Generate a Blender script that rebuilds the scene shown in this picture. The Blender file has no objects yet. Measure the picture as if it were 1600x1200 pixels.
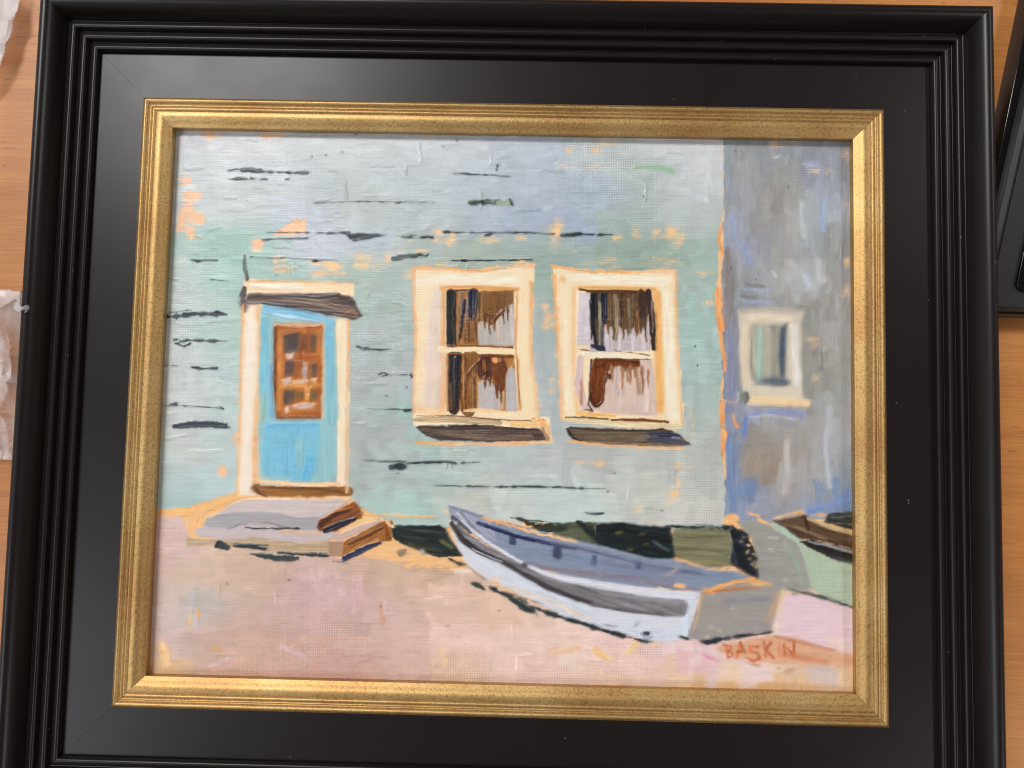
import bpy, bmesh, math, random
import numpy as np
from mathutils import Matrix, Vector

sc = bpy.context.scene
C = sc.collection

# ------------------------------------------------------------------ camera
cd = bpy.data.cameras.new('camera'); cam = bpy.data.objects.new('camera', cd); C.objects.link(cam)
cam.matrix_world = Matrix([[0.999711, -0.020953, 0.011756, 0.005273],
                           [0.021608, 0.998041, -0.058708, -0.008192],
                           [-0.010503, 0.058945, 0.998206, 0.255375],
                           [0, 0, 0, 1]])
cd.sensor_width = 36.0; cd.lens = 1136.63 / 1600 * 36
cd.clip_start = 0.005; cd.clip_end = 50
sc.camera = cam

# ------------------------------------------------------------------ room light
w = bpy.data.worlds.new('World'); sc.world = w; w.use_nodes = True
wn = w.node_tree.nodes; wl = w.node_tree.links
bg = wn['Background']; bg.inputs['Strength'].default_value = 0.34
tc = wn.new('ShaderNodeTexCoord'); sx = wn.new('ShaderNodeSeparateXYZ')
wl.new(tc.outputs['Generated'], sx.inputs[0])
rmp = wn.new('ShaderNodeValToRGB')
rmp.color_ramp.elements[0].position = 0.0; rmp.color_ramp.elements[0].color = (1.35, 1.4, 1.55, 1)
rmp.color_ramp.elements[1].position = 1.0; rmp.color_ramp.elements[1].color = (.75, .68, .62, 1)
for p_, c_ in ((.25, (1.5, 1.5, 1.55, 1)), (.42, (.45, .42, .42, 1)), (.70, (.22, .18, .17, 1)), (.86, (.8, .72, .66, 1))):
    e = rmp.color_ramp.elements.new(p_); e.color = c_
mr = wn.new('ShaderNodeMapRange'); mr.inputs[1].default_value = -1; mr.inputs[2].default_value = 1
wl.new(sx.outputs[0], mr.inputs[0]); wl.new(mr.outputs[0], rmp.inputs[0])
nz = wn.new('ShaderNodeTexNoise'); nz.inputs['Scale'].default_value = 2.2; nz.inputs['Detail'].default_value = 3
wl.new(tc.outputs['Generated'], nz.inputs['Vector'])
m2 = wn.new('ShaderNodeMapRange'); m2.inputs[1].default_value = .35; m2.inputs[2].default_value = .65
m2.inputs[3].default_value = .55; m2.inputs[4].default_value = 1.45
wl.new(nz.outputs[0], m2.inputs[0])
vm = wn.new('ShaderNodeVectorMath'); vm.operation = 'SCALE'
wl.new(rmp.outputs[0], vm.inputs[0]); wl.new(m2.outputs[0], vm.inputs['Scale'])
wl.new(vm.outputs[0], bg.inputs['Color'])

def area(name, loc, sxy, power, col, aim=(0, 0, 0)):
    l = bpy.data.lights.new(name, 'AREA'); l.shape = 'RECTANGLE'; l.size, l.size_y = sxy
    l.energy = power; l.color = col
    o = bpy.data.objects.new(name, l); C.objects.link(o); o.location = loc
    o.rotation_euler = (Vector(loc) - Vector(aim)).to_track_quat('Z', 'Y').to_euler()
area('ceiling_lamp', (-0.94, 1.16, 2.0), (.80, .46), 38, (1.0, .99, .97))
area('ceiling_lamp', (-1.75, -0.95, 2.0), (.9, .8), 16, (.88, .94, 1.0))
area('ceiling_lamp', (2.00, 1.15, 2.0), (.26, .26), 12, (1.0, .98, .95))
area('ceiling_lamp', (2.00, -1.45, 2.0), (.36, .36), 12, (1.0, .96, .93))

vs = sc.view_settings
vs.view_transform = 'Standard'; vs.look = 'None'; vs.exposure = 0.0; vs.gamma = 1.0
vs.use_curve_mapping = False
try:
    sc.cycles.use_denoising = True; sc.cycles.pixel_filter_type = 'BLACKMAN_HARRIS'; sc.cycles.filter_width = 1.1
except Exception: pass

# ------------------------------------------------------------------ helpers
def link(name, me, mat=None, parent=None):
    o = bpy.data.objects.new(name, me); C.objects.link(o)
    if mat: me.materials.append(mat)
    if parent: o.parent = parent
    return o
def tag(o, label=None, cat=None, kind=None):
    if label: o['label'] = label
    if cat: o['category'] = cat
    if kind: o['kind'] = kind
    return o
def empty(name, label, cat, loc=(0, 0, 0)):
    o = bpy.data.objects.new(name, None); C.objects.link(o); o.location = loc
    o.empty_display_size = .02
    return tag(o, label, cat)
def new_mat(name):
    m = bpy.data.materials.new(name); m.use_nodes = True
    return m, m.node_tree.nodes, m.node_tree.links, m.node_tree.nodes['Principled BSDF']
def mesh_from(name, verts, faces, smooth=True, angle=35):
    me = bpy.data.meshes.new(name); me.from_pydata(verts, [], faces); me.update()
    if smooth:
        me.polygons.foreach_set('use_smooth', [True] * len(me.polygons))
        me.set_sharp_from_angle(angle=math.radians(angle))
    return me
def nd(ns, t, **kw):
    n = ns.new(t)
    for k, v in kw.items():
        if k in ('operation', 'blend_type', 'data_type', 'wave_type', 'bands_direction', 'feature', 'noise_dimensions'): setattr(n, k, v)
        else: n.inputs[k].default_value = v
    return n

# ------------------------------------------------------------------ materials
def mat_black_lacquer():
    m, n, l, b = new_mat('black_lacquer')
    b.inputs['Base Color'].default_value = (.0115, .0078, .0076, 1)
    b.inputs['Roughness'].default_value = .30; b.inputs['IOR'].default_value = 1.335
    t = n.new('ShaderNodeTexCoord')
    # satin unevenness
    a = nd(n, 'ShaderNodeTexNoise', Scale=60.0, Detail=5.0); l.new(t.outputs['Object'], a.inputs['Vector'])
    r = n.new('ShaderNodeMapRange'); r.inputs[3].default_value = .29; r.inputs[4].default_value = .36
    l.new(a.outputs[0], r.inputs[0]); l.new(r.outputs[0], b.inputs['Roughness'])
    f = nd(n, 'ShaderNodeTexNoise', Scale=2600.0, Detail=2.0); l.new(t.outputs['Object'], f.inputs['Vector'])
    bp = n.new('ShaderNodeBump'); bp.inputs['Strength'].default_value = .035; bp.inputs['Distance'].default_value = .0002
    l.new(f.outputs[0], bp.inputs['Height']); l.new(bp.outputs[0], b.inputs['Normal'])
    # sparse dust specks
    v = nd(n, 'ShaderNodeTexVoronoi', Scale=260.0); l.new(t.outputs['Object'], v.inputs['Vector'])
    g = n.new('ShaderNodeMath'); g.operation = 'LESS_THAN'; g.inputs[1].default_value = .065
    l.new(v.outputs['Distance'], g.inputs[0])
    s = n.new('ShaderNodeSeparateColor'); l.new(v.outputs['Color'], s.inputs[0])
    h = n.new('ShaderNodeMath'); h.operation = 'GREATER_THAN'; h.inputs[1].default_value = .88
    l.new(s.outputs[0], h.inputs[0])
    q = n.new('ShaderNodeMath'); q.operation = 'MULTIPLY'; l.new(g.outputs[0], q.inputs[0]); l.new(h.outputs[0], q.inputs[1])
    # small scuff streaks
    mp = n.new('ShaderNodeMapping'); mp.inputs['Scale'].default_value = (900, 160, 300); mp.inputs['Rotation'].default_value = (0, 0, .6)
    l.new(t.outputs['Object'], mp.inputs[0])
    sn = nd(n, 'ShaderNodeTexNoise', Scale=1.0, Detail=2.0); l.new(mp.outputs[0], sn.inputs['Vector'])
    sg = n.new('ShaderNodeMapRange'); sg.inputs[1].default_value = .79; sg.inputs[2].default_value = .86
    l.new(sn.outputs[0], sg.inputs[0])
    mx = n.new('ShaderNodeMath'); mx.operation = 'MAXIMUM'; l.new(q.outputs[0], mx.inputs[0]); l.new(sg.outputs[0], mx.inputs[1])
    mc = nd(n, 'ShaderNodeMix', data_type='RGBA')
    mc.inputs[6].default_value = (.0115, .0078, .0076, 1); mc.inputs[7].default_value = (.11, .105, .10, 1)
    l.new(mx.outputs[0], mc.inputs[0]); l.new(mc.outputs[2], b.inputs['Base Color'])
    return m

def mat_gold():
    m, n, l, b = new_mat('gold_leaf')
    t = n.new('ShaderNodeTexCoord')
    b.inputs['Metallic'].default_value = .72
    big = nd(n, 'ShaderNodeTexNoise', Scale=38.0, Detail=4.0); l.new(t.outputs['Object'], big.inputs['Vector'])
    fine = nd(n, 'ShaderNodeTexNoise', Scale=1500.0, Detail=4.0, Roughness=.7); l.new(t.outputs['Object'], fine.inputs['Vector'])
    r1 = n.new('ShaderNodeValToRGB'); cr = r1.color_ramp
    cr.elements[0].position = .30; cr.elements[0].color = (.46, .25, .09, 1)
    cr.elements[1].position = .68; cr.elements[1].color = (.58, .38, .155, 1)
    e = cr.elements.new(.46); e.color = (.52, .315, .115, 1)
    l.new(big.outputs[0], r1.inputs[0])
    r2 = n.new('ShaderNodeMapRange'); r2.inputs[1].default_value = .36; r2.inputs[2].default_value = .52
    r2.inputs[3].default_value = .58; r2.inputs[4].default_value = 1.0
    l.new(fine.outputs[0], r2.inputs[0])
    mx = nd(n, 'ShaderNodeMix', data_type='RGBA', blend_type='MULTIPLY'); mx.inputs[0].default_value = 1
    l.new(r1.outputs[0], mx.inputs[6]); l.new(r2.outputs[0], mx.inputs[7])
    # dark antiquing flecks
    v = nd(n, 'ShaderNodeTexNoise', Scale=700.0, Detail=6.0, Roughness=.8); l.new(t.outputs['Object'], v.inputs['Vector'])
    rr = n.new('ShaderNodeMapRange'); rr.inputs[1].default_value = .60; rr.inputs[2].default_value = .70; rr.inputs[4].default_value = .6
    l.new(v.outputs[0], rr.inputs[0])
    m3 = nd(n, 'ShaderNodeMix', data_type='RGBA'); m3.inputs[7].default_value = (.05, .022, .008, 1)
    l.new(rr.outputs[0], m3.inputs[0]); l.new(mx.outputs[2], m3.inputs[6]); l.new(m3.outputs[2], b.inputs['Base Color'])
    rg = n.new('ShaderNodeMapRange'); rg.inputs[3].default_value = .38; rg.inputs[4].default_value = .54
    l.new(fine.outputs[0], rg.inputs[0]); l.new(rg.outputs[0], b.inputs['Roughness'])
    bp = n.new('ShaderNodeBump'); bp.inputs['Strength'].default_value = .28; bp.inputs['Distance'].default_value = .0002
    l.new(fine.outputs[0], bp.inputs['Height']); l.new(bp.outputs[0], b.inputs['Normal'])
    return m

def mat_paint():
    m, n, l, b = new_mat('oil_paint')
    at = n.new('ShaderNodeAttribute'); at.attribute_name = 'pigment'
    l.new(at.outputs['Color'], b.inputs['Base Color'])
    b.inputs['Roughness'].default_value = .29; b.inputs['IOR'].default_value = 1.43
    t = n.new('ShaderNodeTexCoord')
    sep = n.new('ShaderNodeSeparateXYZ'); l.new(t.outputs['Object'], sep.inputs[0])
    ws = []
    nzw = nd(n, 'ShaderNodeTexNoise', Scale=160.0, Detail=3.0); l.new(t.outputs['Object'], nzw.inputs['Vector'])
    for ax in (0, 1):
        a = n.new('ShaderNodeMath'); a.operation = 'MULTIPLY'; a.inputs[1].default_value = 2 * math.pi / .00088
        l.new(sep.outputs[ax], a.inputs[0])
        a2 = n.new('ShaderNodeMath'); a2.operation = 'MULTIPLY_ADD'; a2.inputs[1].default_value = 7.0
        l.new(nzw.outputs[0], a2.inputs[0]); l.new(a.outputs[0], a2.inputs[2])
        s = n.new('ShaderNodeMath'); s.operation = 'SINE'; l.new(a2.outputs[0], s.inputs[0]); ws.append(s)
    p = n.new('ShaderNodeMath'); p.operation = 'MULTIPLY'; l.new(ws[0].outputs[0], p.inputs[0]); l.new(ws[1].outputs[0], p.inputs[1])
    th = n.new('ShaderNodeAttribute'); th.attribute_name = 'thickness'
    inv = n.new('ShaderNodeMapRange'); inv.inputs[1].default_value = 0; inv.inputs[2].default_value = 1
    inv.inputs[3].default_value = 1; inv.inputs[4].default_value = .12
    l.new(th.outputs['Fac'], inv.inputs[0])
    q = n.new('ShaderNodeMath'); q.operation = 'MULTIPLY'; l.new(p.outputs[0], q.inputs[0]); l.new(inv.outputs[0], q.inputs[1])
    gr = nd(n, 'ShaderNodeTexNoise', Scale=1300.0, Detail=3.0); l.new(t.outputs['Object'], gr.inputs['Vector'])
    ad = n.new('ShaderNodeMath'); ad.operation = 'MULTIPLY_ADD'; ad.inputs[1].default_value = 1.1
    l.new(gr.outputs[0], ad.inputs[0]); l.new(q.outputs[0], ad.inputs[2])
    bp = n.new('ShaderNodeBump'); bp.inputs['Strength'].default_value = .55; bp.inputs['Distance'].default_value = .00006
    l.new(ad.outputs[0], bp.inputs['Height']); l.new(bp.outputs[0], b.inputs['Normal'])
    return m

def mat_wood():
    m, n, l, b = new_mat('cherry_wood_veneer')
    t = n.new('ShaderNodeTexCoord')
    mp = n.new('ShaderNodeMapping'); mp.inputs['Scale'].default_value = (9, 75, 9); mp.inputs['Rotation'].default_value = (0, 0, .05)
    l.new(t.outputs['Object'], mp.inputs[0])
    a = nd(n, 'ShaderNodeTexNoise', Scale=1.0, Detail=7.0, Roughness=.62, Distortion=.6); l.new(mp.outputs[0], a.inputs['Vector'])
    r = n.new('ShaderNodeValToRGB'); cr = r.color_ramp
    cr.elements[0].position = .30; cr.elements[0].color = (.44, .155, .038, 1)
    cr.elements[1].position = .72; cr.elements[1].color = (.60, .250, .066, 1)
    e = cr.elements.new(.5); e.color = (.53, .200, .047, 1)
    l.new(a.outputs[0], r.inputs[0])
    mp2 = n.new('ShaderNodeMapping'); mp2.inputs['Scale'].default_value = (60, 1400, 60); mp2.inputs['Rotation'].default_value = (0, 0, .05)
    l.new(t.outputs['Object'], mp2.inputs[0])
    f = nd(n, 'ShaderNodeTexNoise', Scale=1.0, Detail=3.0); l.new(mp2.outputs[0], f.inputs['Vector'])
    fr = n.new('ShaderNodeMapRange'); fr.inputs[1].default_value = .3; fr.inputs[2].default_value = .62
    fr.inputs[3].default_value = .86; fr.inputs[4].default_value = 1.05
    l.new(f.outputs[0], fr.inputs[0])
    mx = nd(n, 'ShaderNodeMix', data_type='RGBA', blend_type='MULTIPLY'); mx.inputs[0].default_value = 1
    l.new(r.outputs[0], mx.inputs[6]); l.new(fr.outputs[0], mx.inputs[7])
    # dark pore dashes
    mp3 = n.new('ShaderNodeMapping'); mp3.inputs['Scale'].default_value = (170, 900, 100)
    l.new(t.outputs['Object'], mp3.inputs[0])
    pz = nd(n, 'ShaderNodeTexNoise', Scale=1.0, Detail=1.0); l.new(mp3.outputs[0], pz.inputs['Vector'])
    pr = n.new('ShaderNodeMapRange'); pr.inputs[1].default_value = .68; pr.inputs[2].default_value = .76; pr.inputs[4].default_value = .4
    l.new(pz.outputs[0], pr.inputs[0])
    m3 = nd(n, 'ShaderNodeMix', data_type='RGBA'); m3.inputs[7].default_value = (.15, .045, .012, 1)
    l.new(pr.outputs[0], m3.inputs[0]); l.new(mx.outputs[2], m3.inputs[6])
    l.new(m3.outputs[2], b.inputs['Base Color'])
    b.inputs['Roughness'].default_value = .42
    return m

def mat_simple(name, col, rough, metal=0, noise=None, bump=0.0):
    m, n, l, b = new_mat(name)
    b.inputs['Base Color'].default_value = (*col, 1); b.inputs['Roughness'].default_value = rough
    b.inputs['Metallic'].default_value = metal
    if noise:
        t = n.new('ShaderNodeTexCoord')
        a = nd(n, 'ShaderNodeTexNoise', Scale=noise, Detail=4.0); l.new(t.outputs['Object'], a.inputs['Vector'])
        mr_ = n.new('ShaderNodeMapRange'); mr_.inputs[3].default_value = .7; mr_.inputs[4].default_value = 1.35
        l.new(a.outputs[0], mr_.inputs[0])
        mx = nd(n, 'ShaderNodeMix', data_type='RGBA', blend_type='MULTIPLY'); mx.inputs[0].default_value = 1
        mx.inputs[6].default_value = (*col, 1); l.new(mr_.outputs[0], mx.inputs[7]); l.new(mx.outputs[2], b.inputs['Base Color'])
        if bump:
            bp = n.new('ShaderNodeBump'); bp.inputs['Strength'].default_value = bump; bp.inputs['Distance'].default_value = .0003
            l.new(a.outputs[0], bp.inputs['Height']); l.new(bp.outputs[0], b.inputs['Normal'])
    return m

def mat_film():
    m, n, l, b = new_mat('milky_plastic_film')
    b.inputs['Base Color'].default_value = (.86, .84, .84, 1); b.inputs['Roughness'].default_value = .28
    t = n.new('ShaderNodeTexCoord')
    a = nd(n, 'ShaderNodeTexNoise', Scale=75.0, Detail=3.0); l.new(t.outputs['Object'], a.inputs['Vector'])
    r = n.new('ShaderNodeMapRange'); r.inputs[1].default_value = .35; r.inputs[2].default_value = .68
    r.inputs[3].default_value = .14; r.inputs[4].default_value = .52
    l.new(a.outputs[0], r.inputs[0]); l.new(r.outputs[0], b.inputs['Alpha'])
    return m

BLACK, GOLD, PAINT, WOOD = mat_black_lacquer(), mat_gold(), mat_paint(), mat_wood()
FILM = mat_film()
CASE = mat_simple('textured_black_plastic', (.014, .012, .012), .5, noise=1800.0, bump=.5)
GLOSS = mat_simple('glossy_black_plastic', (.004, .004, .004), .12)
CASE2 = mat_simple('grey_bevel_plastic', (.040, .038, .038), .40, noise=2500.0, bump=.3)
BOARD = mat_simple('brown_backing_board', (.25, .16, .09), .8, noise=80.0)

# ------------------------------------------------------------------ table
TZ = -0.014
bm = bmesh.new()
vv = [bm.verts.new(p) for p in ((-.75, -.45, TZ), (.75, -.45, TZ), (.75, .45, TZ), (-.75, .45, TZ),
                                (-.75, -.45, TZ - .03), (.75, -.45, TZ - .03), (.75, .45, TZ - .03), (-.75, .45, TZ - .03))]
for f in ((0, 1, 2, 3), (7, 6, 5, 4), (0, 4, 5, 1), (1, 5, 6, 2), (2, 6, 7, 3), (3, 7, 4, 0)): bm.faces.new([vv[i] for i in f])
bmesh.ops.bevel(bm, geom=list(bm.edges), offset=.002, segments=2, affect='EDGES')
me = bpy.data.meshes.new('table_top'); bm.to_mesh(me); bm.free()
tt = link('table_top', me, WOOD)
tag(tt, 'orange brown cherry wood table top under the framed painting', 'table', 'structure')

# ------------------------------------------------------------------ frame
A, B = .1205, .09554          # half size of the opening
pic = empty('framed_painting', 'small oil painting of a blue door and rowing boat in a black and gold frame', 'painting')

def arc(cx, cz, r, a0, a1, n):
    return [(cx + r * math.cos(math.radians(a0 + (a1 - a0) * i / n)), cz + r * math.sin(math.radians(a0 + (a1 - a0) * i / n))) for i in range(n + 1)]
mm = .001
# gold liner, from the sight edge outwards (offset, height)
def bump_prof(o0, o1, z0, z1, h, n=8):
    return [(o0 + (o1 - o0) * t, z0 + (z1 - z0) * t + h * math.sin(math.pi * t) ** .8) for t in [i / n for i in range(n + 1)]]
gold = [(.0003, .0002), (0.0, .0030), (.0001, .0034)]
gold += [(x * mm, z * mm) for x, z in ((.5, 3.62), (1.0, 3.78), (1.6, 4.15), (2.2, 4.55), (2.8, 4.86), (3.4, 5.05), (4.0, 5.12), (4.6, 5.08), (5.1, 4.98))]
gold += [(.0053, .0047)] + bump_prof(.0055, .0067, .00490, .00500, .00035)
gold += [(.0068, .00475)] + bump_prof(.0069, .0077, .00485, .00485, .00028, 6)
gold += [(.0078, .00470)] + bump_prof(.0080, .0099, .00480, .00500, .00075, 10)
gold += [(.0102, .00480), (.0103, .0040)]
black = [(.0104, .0044), (.0262, .0044)]
o, z = .0262, .0044
for k in range(3):
    black += [(o + .00005, z + .00014), (o + .00030, z + .00002)]
    black += arc(o + .00138, z + .00136, .00092, 185, 62, 12)
    black += [(o + .0022, z + .00208), (o + .0026, z + .00194), (o + .00292, z + .00178)]
    o += .0030; z += .0017
black += [(o + .00005, z + .00016), (o + .00022, z - .0001), (o + .0005, z + .0008)]
def catmull(P, n=5):
    out = []
    for i in range(1, len(P) - 2):
        p0, p1, p2, p3 = [np.array(P[k]) for k in (i - 1, i, i + 1, i + 2)]
        for t in [k / n for k in range(n)]:
            out.append(tuple(.5 * (2 * p1 + (p2 - p0) * t + (2 * p0 - 5 * p1 + 4 * p2 - p3) * t * t + (3 * p1 - p0 - 3 * p2 + p3) * t ** 3)))
    return out
black += catmull([(.0354, .0096), (.0358, .0108), (.0365, .0129), (.0375, .0147), (.0387, .0159), (.0400, .0164), (.0412, .0161), (.0422, .0150), (.0429, .0130), (.0431, .0105)])
black += [(.0430, .0130), (.0431, .0110), (.0429, TZ)]

def rail(name, prof, side, mat, gap=.00004):
    """one mitred length of moulding; side 0..3 = top,right,bottom,left"""
    Lh = (A, B, A, B)[side]; off = (B, A, B, A)[side]
    ang = (0, -math.pi / 2, math.pi, math.pi / 2)[side]
    verts = []; faces = []
    n = 24; m = len(prof)
    rr = random.Random(side)
    for i in range(n + 1):
        t = -1 + 2 * i / n
        for (o_, z_) in prof:
            x = t * (Lh + o_ - gap); y = off + o_
            verts.append((x * math.cos(ang) - y * math.sin(ang), x * math.sin(ang) + y * math.cos(ang), z_))
    for i in range(n):
        for j in range(m - 1):
            a = i * m + j
            faces.append((a, a + m, a + m + 1, a + 1))
    return link(name, mesh_from(name, verts, faces, True, 38), mat, pic)
for s in range(4): rail('gold_liner', gold, s, GOLD)
for s in range(4): rail('black_moulding', black, s, BLACK)
bm = bmesh.new(); bmesh.ops.create_cube(bm, size=1)
for v in bm.verts: v.co = Vector((v.co.x * 2 * (A + .012), v.co.y * 2 * (B + .012), v.co.z * .004 - .0036))
me = bpy.data.meshes.new('backing_board'); bm.to_mesh(me); bm.free()
link('backing_board', me, BOARD, pic)

# ------------------------------------------------------------------ the painting
# All brush marks are laid down in image pixel coordinates (a 1600 x 1200 image);
# HM projects a point of the canvas (metres) through the camera to those pixels.
HM = np.array([[4411.247635616047, 279.9941561932605, 789.2681282459743],
               [65.61586111054038, -4302.744069047476, 630.1079400007444],
               [-0.04601902591756161, 0.22981363912886044, 1.0]])
NX, NY = 960, 764
MG = .003
gx = np.linspace(-A - MG, A + MG, NX); gy = np.linspace(B + MG, -B - MG, NY)
GX, GY = np.meshgrid(gx, gy)
D_ = HM[2, 0] * GX + HM[2, 1] * GY + 1
X = ((HM[0, 0] * GX + HM[0, 1] * GY + HM[0, 2]) / D_).astype(np.float32)
Y = ((HM[1, 0] * GX + HM[1, 1] * GY + HM[1, 2]) / D_).astype(np.float32)
HI = np.linalg.inv(HM)
rng = np.random.RandomState(11)
TAB = rng.rand(512, 512).astype(np.float32)
def vn(x, y, s=0):
    x = x + s * 37.31; y = y + s * 91.7
    xi = np.floor(x).astype(np.int32); yi = np.floor(y).astype(np.int32)
    fx = x - xi; fy = y - yi; fx = fx * fx * (3 - 2 * fx); fy = fy * fy * (3 - 2 * fy)
    a = TAB[yi & 511, xi & 511]; b = TAB[yi & 511, (xi + 1) & 511]; c = TAB[(yi + 1) & 511, xi & 511]; d = TAB[(yi + 1) & 511, (xi + 1) & 511]
    return (a * (1 - fx) + b * fx) * (1 - fy) + (c * (1 - fx) + d * fx) * fy
def fbm(x, y, sc_, s=0, o=3, ax=1.0):
    t = 0; a = .5; k = 1 / sc_; n = 0
    for i in range(o):
        t = t + a * vn(x * k, y * k * ax, s + i * 7.3); n += a; a *= .5; k *= 2.03
    return t / n
def sst(a, b, x):
    t = np.clip((x - a) / (b - a), 0, 1); return t * t * (3 - 2 * t)
_wx = np.sin(X * 2 * np.pi / 3.7 + 3 * fbm(X, Y, 60, 90) + 2.2 * vn(X / 9, Y / 50, 92)); _wy = np.sin(Y * 2 * np.pi / 3.7 + 3 * fbm(X, Y, 60, 91) + 2.2 * vn(X / 50, Y / 9, 93))
WEAVE = np.clip(.5 + .20 * _wx * _wy + .17 * _wx * (.4 + fbm(X, Y, 24, 94)) + .17 * _wy * (.4 + fbm(X, Y, 24, 95)), 0, 1).astype(np.float32)
GRAIN = rng.rand(NY, NX).astype(np.float32)

COL = np.zeros((NY, NX, 3), np.float32); H = np.zeros((NY, NX), np.float32); TH = np.zeros((NY, NX), np.float32)
GID = np.zeros((NY, NX), np.int32)
GROUPS = ['canvas']; CUR = 0
def group(name):
    global CUR
    if name is None: CUR = 0; return
    GROUPS.append(name); CUR = len(GROUPS) - 1
def sl(x0, x1, y0, y1):
    P = []
    for x in (x0, x1):
        for y in (y0, y1):
            q = HI @ np.array([x, y, 1.0]); P.append((q[0] / q[2], q[1] / q[2]))
    P = np.array(P)
    i0 = int(np.searchsorted(gx, P[:, 0].min())) - 3; i1 = int(np.searchsorted(gx, P[:, 0].max())) + 3
    j0 = int(np.searchsorted(-gy, -P[:, 1].max())) - 3; j1 = int(np.searchsorted(-gy, -P[:, 1].min())) + 3
    return slice(max(0, j0), min(NY, max(j1, 0))), slice(max(0, i0), min(NX, max(i1, 0)))
def c01(c): return np.array(c, np.float32) / 255
seed = [0]
def lay(S, m, col, bris, tex, h, setg=True, thick=.6):
    v = 1 + tex * (bris - .5)
    c = c01(col)[None, None, :] * v[..., None] if not isinstance(col, np.ndarray) else col * v[..., None]
    COL[S] = COL[S] * (1 - m[..., None]) + c * m[..., None]
    H[S] = H[S] * (1 - .55 * m) + m * h * (.45 + bris)
    TH[S] = TH[S] * (1 - m) + m * thick
    if setg and CUR: GID[S] = np.where(m > .5, CUR, GID[S])
def poly(pts, col, j=1.6, f=.8, tex=.10, ang=0, dry=0, h=.06, setg=True, bl=26., bw=1.7, thick=.6, js=9., wv=.35):
    seed[0] += 1; s = seed[0]
    p = np.array(pts, np.float32); pad = j * 2 + f + 2
    S = sl(p[:, 0].min() - pad, p[:, 0].max() + pad, p[:, 1].min() - pad, p[:, 1].max() + pad)
    x = X[S]; y = Y[S]
    if x.size == 0: return
    xr, yr = x, y
    if j:
        x = x + (fbm(x, y, js, s) - .5) * 2.6 * j; y = y + (fbm(yr, xr, js, s + 50) - .5) * 2.6 * j
    d = np.full(x.shape, 1e9, np.float32); ins = np.zeros(x.shape, bool)
    n = len(p)
    for i in range(n):
        ax_, ay_ = p[i]; bx_, by_ = p[(i + 1) % n]
        ex, ey = bx_ - ax_, by_ - ay_; L2 = ex * ex + ey * ey + 1e-9
        t = np.clip(((x - ax_) * ex + (y - ay_) * ey) / L2, 0, 1)
        d = np.minimum(d, (x - ax_ - t * ex) ** 2 + (y - ay_ - t * ey) ** 2)
        if abs(ey) > 1e-9: ins ^= ((ay_ > y) != (by_ > y)) & (x < (y - ay_) * ex / ey + ax_)
    d = np.sqrt(d); sd = np.where(ins, d, -d) + 2.0 * (WEAVE[S] - .5) + 1.0 * (GRAIN[S] - .5)
    m = sst(-f, f, sd)
    a = math.radians(ang); u = xr * math.cos(a) + yr * math.sin(a); v = -xr * math.sin(a) + yr * math.cos(a)
    b = .65 * vn(u / bl, v / bw, s + 3) + .35 * vn(u / (bl * .5), v / (bw * .6), s + 5)
    if dry:
        k = (.8 - wv) * vn(u / 9, v / 3, s + 9) + wv * (.7 * WEAVE[S] + .3 * GRAIN[S]) + .2 * vn(xr / 14, yr / 10, s + 2)
        m = m * sst(dry - .07, dry + .07, k + .25 * sst(0, 14, sd))
    edge = np.exp(-(sd - 1.0) ** 2 / 3.0) * .5
    lay(S, m, col, b + edge * (h > .03) * 0, tex, h, setg, thick)
    H[S] += m * edge * h * .7
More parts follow.
